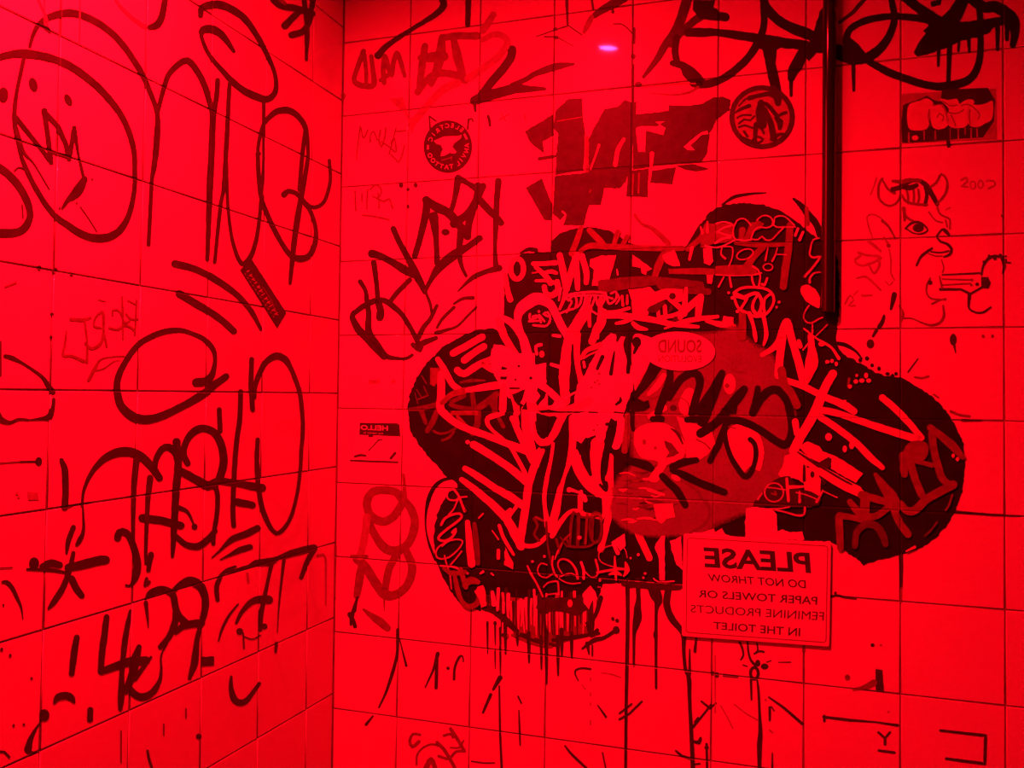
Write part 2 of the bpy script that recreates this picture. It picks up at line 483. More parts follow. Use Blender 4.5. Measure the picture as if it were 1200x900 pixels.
# ================================================================== LEFT WALL
tag('graffiti_tag', 'tall looping black marker tag with long thin arches across the upper left wall', 'L', '''
k s8 35,54,4 39,40,5 46,28,6 60,19,8 80,15,9 96,18 120,30 142,50 164,82,7 176,108,6 184,132,6 184,160,8 181,192,7 178,210,5 177,230 174,286,5 |
s7 184,134,5 193,100 200,84 216,71,8 226,76,8 238,96 246,120,7 249,136 248,180,8 246,215,8 243,304,5 |
s5 255,94,6 254,110 251.6,128 249,150 |
s5 269,98,5 267,136 265,176,6 262,220,5 258,244 251.6,307,4.5 |
s5 265,190,5 267,240,4 272,280 280,304,5 286,309,6 294,300,6 300,282,5 304,256 306,230,4 309,192 309,150 309,118,4 |
s6 304,180,4 302,176,4 305,158 310,144,5 322,132,7 336,129,8 348,135,7 358,150,6 361,176,4 360,192,5 354,226,6 348,260,7 343,300,6 340,332,4 |
s4 358,152,5 354,185,5 351,222,5 |
s5 302,180,5 303,204 306,230,6 312,248 324,274 338,296,6 350,303,8 362,300,7 369,286,6 370,268,5 364,248,5 356,238,4 |
s5 333,228,7 338,224,6 348,227 358,238 368,243 380,236 387,212,4 386,188,4 |
s7 235,18,6 237,9,8 254,5,10 270,10,9 286,21,8 300,40,7 312,62,6 322,86,5 323,106,6 314,116,8 300,113,9 280,102,8 260,82,6 244,62,5 236,42,5 238,35,9 248,34,10 258,39,9 266,48,7 274,60,4
''', stack=False)
tag('graffiti_drawing', 'big looped circle face with dot eyes and jagged teeth in black marker at upper left', 'L', '''
k s8 -6,69,6 0,67 16,63,9 34,63,10 56,67,9 80,76,9 106,94,9 128,116,8 146,142,7 156,172,7 158,200,6 157,226,6 150,254,7 138,272,9 120,279,10 100,276,9 80,264,8 62,250,7 44,224,6 30,196,6 22,172,4 17,140,6 19,112,5 25,82,5 28,68,5 |
s9 -4,194,9 12,206,9 26,224,9 35,246,8 32,262,9 20,272,10 -6,273,10 |
e 39,99,5,8.5,-0.3 80,117,4,7.5,-0.5 4,111,6,9 |
l4 19,138,6 48,174,5 60,190,6 53,136,6 | l4 52,130,7 58,176,4 60,188 | l4 53,132,6 68,148,6 77,168 81,186,6 87,150,6 92,182,3 98,208,4 | l3.5 60,178 81,184,5 |
s9 99,210,8 92,222,12 86,229,10 80,234,6 73,244,3 | d1.4 108,210 77,240 70,244 90,238 |
b s3 19,150,5 28,178,4 40,192,2 58,222,1.5 |
s1.4 94,242 104,256 114,272 | s2 17,200 22,196 28,198 | s2 26,240 27,255
''')
tag('graffiti_arc', 'thick marker arc cut off by the top edge above the tall looping tag', 'L', '''
f s4 134,-4,3 140,6 152,18,4 166,29,5 171,31 | k s9 176,32,7 184,29,9 190,18,8 194,-3,7 | f l1.5 94,-3 93,50 | l1.5 52,-3 52,28 | s2.5 44,-3 48,6 54,20 56,32 | b s3 46,28,3 56,34,5 59,38,2
''')
tag('graffiti_tag', 'small smudged marker tag in the dark top corner of the left wall', 'L', '''
b s8 320,0,7 330,7 348,10,8 366,16,8 | s7 352,12 342,22 334,30,9 | s6 356,-3 359,20 360,40,6 359,70,3.5 | s6 342,41,8 356,36 363,22 367,-2,6 | m s4 326,-2 334,4
''')
tag('graffiti_stroke', 'pair of broad black marker dashes slanting down beside the slanted black sticker', 'L', '''
k s9 205,309,9 228,315,8 252,327,8 276,344,7 294,364,6 306,386,4 | s9 210,344,9 230,356,9 256,372,8 274,388,8
''')
tag('graffiti_letter', 'large round black letter C loop in the middle of the left wall', 'L', '''
k s8 230,448,10 240,447,10 248,440,8 252,424,5 250,410,6 240,398,6 226,391,5 212,387,6 196,388,7 180,393,7 162,404,7 148,422,7 138,444,8 138,462,9 144,478,10 160,490,11 182,490,10 210,478,9 238,462,10 250,452,9 265,441,8
''')
tag('graffiti_tag', 'large black hand style tag with tall arches in the middle right of the left wall', 'L', '''
k l6 295,421,6 294,450 296,480,6 | s6 298,466,5 299,452 304,438 312,424,7 324,417,9 334,421,8 340,430,6 346,444 352,464 355,500,5 353,530 352,550 348,580,4 340,608 328,624,5 320,622,5 311,606,6 306,590 303,570 301,540,6 302,515,5 |
s6 282,459,6 281,490,6 277,520,6 274,565,6 273,600,6 274,616,6 | s6 257,480,6 258,505,6 |
s8 220,543,7 215,532,8 218,518,8 226,507,9 237,502,9 250,506,9 259,520,9 262,540,10 259,556,9 254,566,8 |
s6 252,568 255,582 254,604 251,622 250,637,5 |
s9 212,552,9 230,562,10 244,569,11 256,564,9 276,566,8 292,569,9 307,572,10 |
s4 210,595,6 220,600,4 228,616,1.5 | e 228,617,3.5 | s6 206,628,6 218,638,7 232,640,8 244,632,8 252,622,6 |
l8 278,588,9 296,592,8 | s6 248,654,1.5 258,645,3 272,632,7 288,626,8 302,619,8 | s6 258,656,1.5 270,650,4 280,645,7 293,641,7
''')
tag('graffiti_tag', 'black marker tag with a wide arch and crossbar letters below the round C', 'L', '''
k s8 96,592,3 99,572,4 110,550,6 126,535,9 146,529,11 164,534,10 178,547,9 187,560,8 |
s7 181,552,7 183,538,7 190,526,8 198,524,9 206,530,9 208,540,8 | e 207,518,5 | s9 207,518,8 209,540,9 206,580,9 204,620,8 202,652,4 |
l9 167,607,10 190,610,9 212,616,9 | b s7 160,538,8 157,570,7 156,620,5 157,650,4 | s6 176,560,8 173,590,6 171,640,4.5 171,660,4 |
k s8 138,630,9 140,624,9 148,624,8 156,638,8 161,662,9 158,678,8 153,686,3 148,686,3 | s6 177,650,7 174,668,5 | b s4 172,678 170,686 175,682 |
k s8 72,539,5 76,550,8 77,570,8 76,594,8 | l2.5 76,595 96,590 108,589,1.5 | s6 97,592,2 98,620,4 94,632,6 90,638,4 | s5 86,618,6 80,634,6 78,648,3
''')
tag('graffiti_drawing', 'thick black arrow cross scrawled low at the left edge', 'L', '''
k e 40,660,6,7 | s9 50,664,8 60,660,9 70,662,8 | s3 32,667 60,668,4 78,671,3 | s11 80,665,9 100,661,11 115,657,11 124,656,10 | s7 86,648,5 82,666,6 74,688,7 64,704,7 57,713,3 | s7 84,678,8 90,690,8 96,698,7
''')
tag('graffiti_arc', 'thin black marker hook at the far left edge below the arrow cross', 'L', '''
k s5 3,682,3 8,682,5 14,688,5 20,700,4 25,712,2.5 27,726,1 | b s1.5 -2,666 15,665
''')
tag('graffiti_numeral', 'thick black number four shape with curled foot near the bottom left', 'L', '''
k s8 90,747,7 87,765,8 84,789,7 | s8 125,723,7 123,740,8 120,762,8 118,786,7 | l10 119,787,8 132,782,9 150,776,11 171,774,10 |
s7 153,716,4 149,735,6 146,755,7 143,786,6 142,816,8 141,831,5 | s9 163,758,6 158,775,11 155,792,10 147,810,8 | s4 177,770,3 168,782,5 158,796,6 |
s8 151,804,6 156,812,9 166,817,9 178,812,8 187,798,5 189,784,3 189,768,2 196,754,2 | s8 206,742,4 214,734,8 226,731,9 236,730,9
''')
tag('graffiti_numeral', 'tall black number nine with open loops in the lower left wall', 'L', '''
k s8 171,702,3 177,695,8 190,691,9 202,696,8 206,712,8 210,722,8 218,730,8 | s8 202,693,5 214,684,9 224,681,11 236,688,10 241,704,8 239,720,8 235,734,6 231,750,6 228,776,9 222,795,4 |
s7 206,716,7 205,730,8 198,746,7 188,758,6 | p0.4 236,770 251,769 251,780 236,781 | b s4 171,706,5 173,724,3 174,736,1
''')
tag('graffiti_tag', 'black marker tag hanging from a long bar along the rising joint, lower left wall', 'L', '''
k s6 255,703,5 254,688,6 259,675,5 266,668,4 276,664,3 | l5 262,672,2 292,664,5 300,660,8 318,658,9 326,654,5 340,649,8 355,645,9 368,642,8 | l5 369,642,7 360,658,6 353,677,5 |
s5 319,658,5 314,680,4 310,700,5 306,720,6 305,738,5 | e 310,734,3.5 281,740,4 | b s4 333,654,4 330,680,3 327,710,2 325,742,1 |
k s7 315,703,10 306,702,9 294,706,7 283,718,5 277,730,3 | s3 279,708,2 268,722,3 260,738,3 256,752,1.5 | b s2 285,742 286,760 | s1.5 286,746 296,749 306,744 | s4 324,754 323,764,3 |
f s3 372,651 381,652 382,680 382,710,1 | s3 290,672 291,682
''')
tag('graffiti_mark', 'small black U shaped smile stroke between two low joints of the left wall', 'L', 'k s6 271,793,3 271,808,6 276,821,8 286,823,7 296,812,5 304,801,4')
tag('graffiti_mark', 'small black brow stroke and short bar at the bottom of the left wall', 'L', '''
k s7 64,823,4 68,817,8 78,815,9 84,818,8 87,823,3 | l7 106,832,7 105.6,843,7 | e 52,838,6,7 | s5 48,846,2 42,854,3 36,866,6 33,878,9 | s3 33,881,5 40,882,3 48,878,2''')
tag('graffiti_letter', 'thin broken black letter D at the far left edge', 'L', '''
k s4 6,417,4 14,419,5 26,425,3 40,434,3 50,442,4 57,452,6 62,459,7 | s5 63,468,4 62,478,5 58,488,8 52,490,5 44,491,3 34,492,1.5 | b s2.5 33,492 22,491 12,495,4 2,492,7 -3,484,7 | l2 1,400 1,440
''')
tag('graffiti_letter', 'small faint purple marker word with a curling underline on the left wall', 'L', '''
m s3 78,388,2.5 76,404,3 74,416,3.5 84,417,3 98,423,4 | s3 102,424,4 102,400,3 99,374,3 | l3 83,374,4 98,375,4 106,372,2.5 | s3 100,402,3 106,408 112,407,4 118,402 121,390,3.5 121,368,4 118,366,3 112,372,2.5 110,382 118,384,2.5 | l3 121,384 125,406,3 |
s2.5 132,369 132,364 138,363 142,368 146,378 152,376 | l2.5 143,348 144,370,3 144,397,2 | s2.5 128,384 138,386,3 146,381 154,384 158,388 | l2.5 160,352 159,374 158,392 | s2.5 148,368 154,374 161,374 | l2 150,352 160,357 |
s3 104,445,4 112,430,4 118,421,2 130,418,1.5 146,417,1.5 | s2 108,434 118,433 124,430 134,423 142,422,1
''', merge=MERGE)
tag('graffiti_mark', 'thin black bar ending in a round blot at the far left', 'L', 'b l1.4 -3,543 24,541 | k l2 24,541 43,540.6 | e 45.5,540.5,4,5 | f p0.3 32,576 44,577 46,586 33,586 | d2.2 20,578 22,582', merge=MERGE)
tag('graffiti_spots', 'scatter of small black ink spots along the joints of the left wall', 'L', '''
b d3 46,314 65,316 | d2.2 63,319 60,395 61,368 84,322 | k d4 233,863 | d2 2,761 12,768 | d2 62,458 58,490 | b s3 173,880 175,890 178,899 | s1.5 192,848 192,862 | s1.5 142,856 142,894 | s1.5 218,830 218,842 | s2.5 -2,881 5,881 11,887 | d1.6 4,709 37,795 16,850 28,849 |
m s2 6,336 12,334 19,331 | s1.5 115,351 124,353''', merge=MERGE)
# slanted black sticker
def slanted_sticker():
    r = base_empty('sticker', 'L', [(281, 316), (325, 385)], 'narrow black rectangular sticker stuck at a slant below the tall looping tag', 'sticker')
    D = Draw('L'); D.fill([p for p in dens([(281.5, 316), (295, 303.5), (335.5, 366.5), (325, 384.5)], 4, True)], .2); adopt(D.obj('backing', 'k', None, .00075), r)
    D = Draw('L'); rd = random.Random(3)
    a, b = Vector((290, 315)), Vector((326, 369)); ax = (b-a).normalized(); nx = Vector((-ax.y, ax.x))
    n = 12
    for k in range(n):
        p = a + ax*(b-a).length*(k+.5)/n; w_ = 2.9*(1 if k < 5 else 1.25)
        D.ribbon([(p.x+nx.x*w_, p.y+nx.y*w_, 1.7), (p.x-nx.x*w_*.3, p.y-nx.y*w_*.3, 1.5)], 1.5, caps=False)
        if k % 3: D.ribbon([(p.x+nx.x*2, p.y+nx.y*2, 1.2), (p.x+ax.x*3, p.y+ax.y*3, 1.2)], 1.2, caps=False)
        q = p + nx*5.6
        D.ribbon([(q.x, q.y, .9), (q.x+ax.x*2.2, q.y+ax.y*2.2, .9)], .9, caps=False)
    c = D.obj('worn_lettering', 'f', None, .00080); adopt(c, r)
    D = Draw('L'); D.ribbon([(308, 336, .8), (318, 352, .8), (324, 366, .8)], .8, caps=False); adopt(D.obj('scratch', 'm', None, .00082), r)
slanted_sticker()
# ================================================================== BACK WALL: upper band
tag('graffiti_stroke', 'long thin black marker stroke falling to a round blot near the top corner', 'B', 'k s6 517,-3,7 520,6,8 510,17,7 486,32,5 464,46,6 452,55,7 444,64,8 | e 443,65,4.5')
tag('graffiti_mark', 'short vertical black marker bar at the top edge of the back wall', 'B', 'k l7 549,-4,7 548,29,6')
tag('graffiti_tag', 'faded marker letters AWM in the dim corner at the top of the back wall', 'B', '''
m s6 426,60,6 420,76,6 415,92,6 418,98,7 428,101,7 438,99,7 437,82,6 435,66,5 | s5 427,64 429,84 429,98 | s6 450,97,6 449,80 451,66,6 456,82 459,88 461,74 465,62,6 470,74,6 474,89,5 | s5 446,94,5 455,88
''')
tag('graffiti_tag', 'large faded marker letters with a long downward arrow, right of the AWM letters', 'B', '''
m s8 498,54,8 494,80,9 491,106,7 | s10 493,68,8 506,67,12 520,66,12 | s10 518,44,8 516,64,12 511,84,10 505,98,8 | s9 518,44,8 538,42,9 559,42,9 | s10 531,44,7 536,66,11 543,92,9 | s8 489,108,8 502,92,8 514,86,9 530,87,9 545,94,9 |
f s8 566,46,7 580,40,7 592,44,8 594,52,8 584,66,8 566,80,8 548,92,8 | l8 566,36,8 578,17,8 | s9 536,97,9 520,104,9 506,118,8 492,134,8 484,144,8 | p0.6 456,116 472,114 476,128 479,138 486,136 494,134 486,148 482,156 478,142 474,132 464,124
''')
tag('graffiti_numeral', 'bold black number two with a swept tail near the top of the back wall', 'B', '''
k s10 600,58,10 599,66,10 590,80,10 576,96,10 564,112,10 | s10 556,118,11 568,113,13 584,109,12 602,104,12 620,104,8 638,104,4 | b s8 600,100,6 616,93,6 628,86,7 648,79,9 656,77,8 672,75,3 | k s4 556,122,4 557,130,3
''')
tag('graffiti_arrow', 'thin black line ending in a small hand drawn arrow left of the lamp reflection', 'B', '''
k l3.5 664,-4,3.5 665,28,3 | b l1.6 666,30 682,41 | l2 666,30 650,35 628,43,1 | l1.8 638,43 652,43 672,54,1 | e 651,34,3,2 652,44,3,2
''', merge=MERGE)
tag('graffiti_stroke', 'faded marker slash rising to the top edge right above the lamp reflection', 'B', '''
k s3 693,-3,2 695,10,3 | b s9 697,18,7 702,14,8 714,7,10 732,-2,9 | m s7 693,20,6 688,30,7 684,38,4 | b s2 718,8 718,14,4 | s1.5 718,28 730,29 742,40
''')
tag('graffiti_throw_up', 'big looping black marker letter with a broad crossbar left of the black pipe', 'B', '''
b s10 806,-3,12 798,22,11 790,38,10 780,52,9 772,66,8 762,80,6 754,90,4 | b s9 838,14,9 820,20,9 806,31,9 796,40,9 786,52,8 |
n p0.5 812,0 838,0 836,8 842,14 850,16 848,24 836,24 820,22 812,12 | s9 828,14,8 840,18,10 850,20,10 |
s11 806,38,10 824,38,11 840,38,9 862,41,10 882,44,11 904,48,13 924,51,12 944,53,11 |
s8 793,44,8 791,60,8 793,72,8 | s12 788,74,7 800,77,10 808,86,16 816,92,14 822,96,9 | s9 812,98,8 824,99,9 838,96,9 852,89,9 866,78,9 878,66,9 888,50,9 895,30,8 895,-2,9 |
s10 894,-3,9 898,8,10 910,22,11 926,32,12 942,38,13 956,44,12 | p0.5 878,40 898,42 918,46 914,56 906,60 902,68 893,58 884,54 |
s11 898,54,10 903,76,12 908,98,12 912,120,10 | s5 908,56 906,76,5 | s13 941,58,9 936,72,14 930,82,13 927,92,8 | s4 927,92,5 927,112,3.5 |
p0.5 968,0 961,14 954,35 948,50 942,64 948,72 957,62 968,62 968,40 970,0 |
f s2 816,98,1.5 800,98,1.5 772,100,1.5 752,102,2 | m s3 818,102,3 808,108,3 790,111,2 762,109,1
''')
tag('graffiti_throw_up', 'dense black spray letters with drips around a big eye shape in the top right corner', 'B', '''
b l4 1014,-2,5 1000,14 984,26,4 | n s10 992,50,10 993,40,8 1000,31,8 1018,23,8 1044,19,8 1062,20,8 1088,23,10 1110,32,12 |
p0.5 976,50 990,54 996,44 1006,52 1014,62 1026,62 1020,72 1006,76 990,74 977,68 | s12 1016,68,12 1030,58,11 1042,42,9 1048,22,8 1044,-3,7 |
s8 1018,72,8 1040,84,9 1064,93,9 1088,100,9 1108,101,10 1130,96,10 1142,86,9 1148,68,8 1149,40,7 1147,-3,8 |
s13 1060,-3,10 1080,12,12 1104,30,18 1130,38,18 1158,28,12 1176,24,10 | s14 1130,-3,14 1118,18,18 1098,38,18 1084,52,15 1076,61,10 |
p0.6 1084,20 1112,20 1128,26 1150,22 1166,28 1160,38 1144,44 1130,46 1114,54 1098,60 1080,66 1071,62 1076,52 1088,42 1082,36 1088,30 |
s12 1138,-3,14 1152,8,13 1166,8,14 1180,16,14 1188,26,14 1189,40,10 1187,53,7 | l4 1100,52,5 1099.6,77,3 | l5 1113,50,6 1111,101,5 | l3 1124,48 1123,60 | l4 1135,42,5 1136,61,3 | l5 1169,28,6 1169,58,4 | l4 1000,72,5 1000.5,106,3.5 |
s7 1180,28,6 1180,46,5 | p0.5 1090,2 1104,-2 1102,6 1092,8
''')
tag('graffiti_block_letters', 'row of broad brushed dark block letters across the upper centre of the back wall', 'B', '''
b p0.5 615,154 648,134 649,158 636,166 638,180 622,168 | p0.6 651,130 666,116 682,115 683,135 686,158 686,184 684,199 651,205 652,180 654,156 648,150 |
p0.5 690,162 708,128 724,125 732,117 740,120 741,160 740,200 690,203 | p0.5 740,120 746,119 745,134 783,130 784,123 806,124 822,122 836,114 846,113 856,117 855,129 840,140 832,156 828,180 822,190 796,191 770,194 760,196 742,199 |
p0.5 650,206 710,200 738,198 733,213 726,221 708,220 704,240 690,240 684,264 660,264 664,252 656,258 648,250 | p0.4 616,220 635,209 647,240 646,258 638,258 |
p0.4 742,200 760,197 759,216 759,231 734,230 736,200 | p0.4 764,200 792,196 788,216 762,214 | p0.3 792,194 812,192 832,198 816,201 804,199 | s3 632,186,4 644,184,4 656,182,2 |
w p0.2 781,142 768,143 780,150 777,158 757,153 756,178 748,178 745,150 752,148 770,148 779,142 | p0.3 801,172 808,166 815,160 822,155 829,153 830,157 822,158 814,166 809,170 814,176 806,176 |
r s3 686,158,2 687,180,4 685,198,3 | s2 702,170,3 698,182,2 692,198,2 | s5 731,163,4 724,176,5 721,193,5 | s2 764,180,5 763,196,3 | m l2 742,204 741,228 | l2 749,203 748,226 | l1.5 692,222 691,226 | w s2 659,248 663,252 658,258 | m p0.3 686,160 690,160 690,202 686,202 | l1.4 653,142 683,137
''')
# ---- small things on the left part of the back wall
tag('graffiti_scribble', 'faint thin pencil like scribble under the faded AWM letters', 'B', '''
m s2 422,148 420,164 418,180,1.5 418,188 | s2 423,150 426,162 431,152 | s2 434,166 434,158 438,154 442,164 | s2.2 446,152 444,164 447,172 451,160 452,150 | s2.2 447,166 456,172 464,178 462,162 458,168 | s2 464,150 460,166 456,180 | s2 465,154 475,153 | s2 458,181 464,187 467,190 471,182 474,170 | s2.5 401,108 404,112 401,118
''', merge=MERGE)
tag('graffiti_scribble', 'faint marker initials UR with a short dash under them beside the wall corner', 'B', '''
m s2 416,224 416.5,236 417,247 | l2 424,227 424,236 | s2 431,222 430,234 430,245 | s2 434,222 439,217 445,219 447,226 442,232 437,230 | s2 443,226 444,236 444,244 | s2.5 441,232 450,236 456,233 460,244 | m s2.2 425,252 440,254 456,257.5
''', merge=MERGE)
tag('graffiti_mark', 'tiny black tick marks between the anvil sticker and the block letters', 'B', 'b s3.4 572,136 573.5,141 574,147 | f s1.8 586,140 596,134 | s1.5 615,134 616,142 | s1.6 588,134 592,141', merge=MERGE)
tag('graffiti_tag', 'jagged zigzag black marker tag with an eye and long spikes under the anvil sticker', 'B', '''
k s7 461,268,7 468,284,7 479,304,8 488,322,10 498,342,6 | s8 436,297,10 450,302,8 474,316,10 484,322,8 | s6 438,308,7 441,330,6 443,354,6 | b s6 456,355,6 466,342 480,328,6 |
k s8 486,300,7 493,276,8 499,250,9 500,234,9 | s10 499,234,9 512,243,11 526,250,11 538,264,10 548,277,9 | s9 508,254,12 511,280,7 512,308,7 | e 522,272,5,4 | s8 527,251,7 532,236,6 537,209,9 | s7 537,209,9 547,214,6 560,222,9 |
s9 560,218,9 558,234,8 550,258,9 548,276,8 | s9 532,262,11 546,252,9 556,238,9 566,218,8 | s9 560,232,9 570,243,9 580,253,8 587,261,8 | s7 584,212,8 582,236,7 581,262,7 580,290,5 581,312,7 |
s7 585,314,8 570,318,6 556,324,6 546,332,4 536,342,1.5 | s8 562,279,8 548,289,8 530,300,12 514,314,10 505,328,6 498,341,5 | s7 540,272,9 538,296,7 541,312,5 546,323,4 |
s6 422,330,6 428,340,5 430,352,6 432,368,7 432,388,8 442,404,8 452,417,7 466,420,4 476,420,4 483,416,4 | s6 415,366,6 413,372,7 420,386,9 428,394,9 440,408,8 450,418,8 |
s6 414,368,5 424,360,7 438,353,7 450,352,7 462,360,7 472,370,6 482,386,6 490,402,6 | s9 443,354,8 446,364,9 445,372,9 | b s6 490,396,6 496,384,6 504,374,5 512,358,4 | k s7 489,406,8 498,401,7 511,396,5 |
b s3.5 511,390,5 522,387,4 536,382,3 548,370,3 558,360,3 | s3.5 512,384,3 518,374,4 532,360,4 | s4 532,356,3 542,350,4 554,349,5 | s4 498,340,3 504,356,4 506,368,3 | s4 484,404,6 492,410,6 494,402
''')
tag('graffiti_numeral', 'washed dark red number eighty drawn as stacked loops left of the black piece', 'B', '''
m s10 470,584,10 464,577,10 450,574,10 436,577,10 430,588,10 433,602,10 446,611,10 458,608,10 467,597,10 473,584,8 474,570,4 473,556,3 |
s10 472,584,8 482,597,10 486,614,10 480,634,10 467,645,11 452,643,11 441,630,10 434,616,9 430,604,7 | s10 476,646,9 483,664,10 478,684,10 466,696,10 452,697,12 440,683,11 428,664,11 418,655,10 |
s9 466,648,9 457,664,9 453,678,9 451,694,8 | f s9 430,606,9 427,630,9 422,652,9 | m s9 424,660,8 421,680,10 418,698,8 | l4 412,652 430,652 | k s3 419,700,3 415,712,4 412,724,5 411,732,3 | s3 418,702 416,716 | m s3 450,702,2.5 450.5,716,1 |
k s5 410,720,6 414,728,5 416,734,5 | m s9 426,714,3 436,722,7 446,729,10 454,736,8
''')
tag('graffiti_mark', 'long thin black curve with side spur below the red number eighty', 'B', 'k s4 466,738,4 466,752,4 465,768,3.5 460,788,4 452,812,3 444,829,2 | l2.5 468,748,1.5 472,764,2 476,780,3 | b l3 437,839,2 429,849,3.5', merge=MERGE)
tag('graffiti_letter', 'small thin black letters A and r with a dot between them, low down', 'B', 'k s4 513,766,5 508,784,3 498,806,1.5 | l4 512,768,4 511,806,4 | d2 525,783 | s3 532,796,3 533,782,3 538,770,3 542,769,2 543,776,1.5', merge=MERGE)
tag('graffiti_mark', 'small black check mark with a long vertical line to the bottom edge', 'B', 'k l5 586,794,6 578,808,3 | l3 575,814,4 566,835,3 | l2.5 585,804,2 586,860 588,902,3 | l2 607,816 611,824 | l2.5 608,832,1.5 609,858,2.5 609.5,874,1.5 | b s1.5 552,892 566,894 580,894', merge=MERGE)
tag('graffiti_scribble', 'dark red scribbled tag cut by the bottom edge of the back wall', 'B', '''
m s3 492,861,3 484,860,3 480,868 483,875,4 491,869 | s2.2 488,896 489,884 496,876 506,872 514,874 | s4 512,870,4 520,878,4 527,889,4 533,900 | s4 528,854,4 536,866,4 544,880,4 | s3 520,862,3 528,860 531,864 | s3 514,886,3 526,889 534,881 544,880 | s5 499,900,6 505,890,6 510,900,5 | s2 528,876 538,876 543,868
''', merge=MERGE)
tag('graffiti_drawing', 'thin black corner hook with dashed lines below the dripping piece', 'B', '''
b s2.4 678,798,1.5 674,790,2 675,785,2.5 682,783,2.5 692,784,2.5 | f s1.4 704,788 716,790 728,794 | b l2.6 700,826,1.5 710,840,3 | l2 726,836,2.5 740,825 | l2 726,843,3 738,836 752,822,2.5 | s2.6 662,874,2 670,884,3 688,901,3 | l1.8 706,882 710,901 | f l1.4 692,794 692,798 | l1.8 692,812 692,815 | l1.4 692,823 692,827 | l1.4 692,844 692,850 | l1.4 682,802 686,808''', merge=MERGE)
tag('graffiti_marks', 'cluster of small black ticks and loops directly under the printed sign', 'B', '''
k s3 867,753,3 870,760 871,768 868,773,2 | s2.6 876,752,2 877,764 880,774,3 885,779 | s2.6 887,754,2 888,762 884,766 | s2.4 884,766 890,763 895,764 | o3.5 884,789,4.5,7 | e 888,777,3,4 896,781,4.5,3.5 | b s1.5 870,779 876,781 | l1.3 898,776 904,774 | l1.4 912,776,1 927,776,1.4 |
k l3 880,796,3 880.6,820,2 | s3 887,794,2 889,812,3 890,835,3 891,858,5 890,874,6 890,902,4 | b l2.6 901,817,2 918,829,3 940,848,3.5 | l2.6 902,829,3 902,844,2.5 | s1.6 904,828 907,833 | l2.4 905,882,1.5 905,902,2.5 | f l1.3 844,826 852,840 859,854 | l1.3 860,825 874,836 888,844 | s1.4 901,855 906,859 | d1.5 897,820 | m l3 942,757,2.5 942,763,4''', merge=MERGE)
tag('graffiti_mark', 'short dark smudged rectangle with a grey smear low at the right', 'B', 'b p0.3 1026,784 1034,785 1036,810 1026,809 | m s7 1000,808,3 1012,806,6 1024,800,8 | d3.2 993,794 | k d2.4 1022.5,756 | f d1.4 1032,756 1041,834', merge=MERGE)
tag('graffiti_mark', 'thin black horizontal line with a small letter Y under its end at the bottom right', 'B', 'b l3.4 965,840,3 996,844,3.5 1024,846,2 1052,850,3.4 | l3 966,839 966,845 | l3 1029,858,2.5 1037,865,3.4 1043,858,2.5 | l3.4 1037,865 1037,872 | l3 1030,879.5,3 1048,882,3.4', merge=MERGE)
tag('graffiti_mark', 'black square bracket drawn with straight lines in the bottom right corner', 'B', 'b l3.6 1102,856,3 1128,859 1155,862,3.8 1154,895,3.8 1130,892 1109,889,3.4')
tag('graffiti_drawing', 'thin lined horned devil face with a long pipe in its mouth on the right', 'B', '''
m s2.5 1034,209 1030,216,3 1030,232 1040,241,2.5 1050,238 1056,228 | s2 1034,211 1041,222 1048,226,4 | b s6 1046,222,6 1056,219,5 1064,214,4 1074,211,4 1084,216,6 1092,228,6 1098,239,5 | m s4 1046,212,3 1056,213,5 1066,211,5 1078,212,4 |
s3 1062,222,2.5 1064,230 1064,238 | s2.5 1070,220 1071,230 1070,239 | s2.5 1076,222 1077,232 1075,240 | b s4 1084,218,4 1086,228,4 1084,240,4 | s5 1056,218,6 1066,220,6 1074,217,5 | m s3 1056,228 1062,236 1072,239 1086,240 |
m s2.6 1090,219 1097,214 1103,204,2.5 1109,210,2.5 1110,218,3.2 1107,228 1098,239,2.5 | s2 1098,242 1101,250 1107,254 1113,257 1113,268 | s2.4 1058,244,3.5 1062,254,3 1072,260,2.4 1082,264,2 | s1.5 1088,248 1096,258 1105,261 | s4 1059,244 1060,258,3 |
b s2.2 1061,268 1067,262,2.6 1076,260,2.6 1083,264 1087,270,2 1080,274,2 1070,273,1.6 1062,268 | e 1076,267,6.5,5 | s3 1098,276,2 1104,269,2.6 1108,271,5 1112,275,3 | m s1.6 1108,258 1110,266 |
b s3 1098,278,2 1102,283,2.6 1110,286,3 1115,292,3.2 1113,298,3.2 1106,301,2 | s1.8 1112,294 1102,296 1091,295 | s2.8 1092,291 1086,295,3.2 1079,301,3 1074,311,2.4 | m s1.6 1088,297 1096,300 1104,300 | s1.3 1103,304 1106,314 1104,320 |
b l2 1104,322,1.6 1128,321,2 1150,320,2 | l3 1102,339,3.4 1126,339,2.6 1136,344,3 | m s2 1090,326 1086,334 1086,344 1092,350 1108,351 | b e 1090,331,2.6 1145,333,2 | p0.4 1150,324 1158,325 1161,331 1158,338 1150,337 | m l1.5 1104,327 1140,328 | l1.5 1104,334 1138,332 | e 1139,328,1.5 1138,334,1.5 | l2 1101,324 1104,338 |
b s3 1150,322,2 1152,312,2.6 1158,303,3.4 1166,300,3.4 1174,301,3 1179,300,2 | d2 1153,307 1159,300 1166,303 1172,299 1178,305 | s3 1174,303,3 1177,312,3.6 1175,320,2 | l2 1176,307 1184,308 | l2.4 1150,337 1136,345 | s3 1136,345,4 1135,356,3 1136,362,2 1143,366,2.4 1152,366,2.4 1161,360,2 |
m s2.2 1056,373,2 1068,373,1.6 1080,378,2 1091,381,2.6 1101,378,3 1106,370,3 1105,358,2 | s2 1092,356 1100,352 1108,350 | s2 1054,358 1058,368,4 1056,376,2
''')
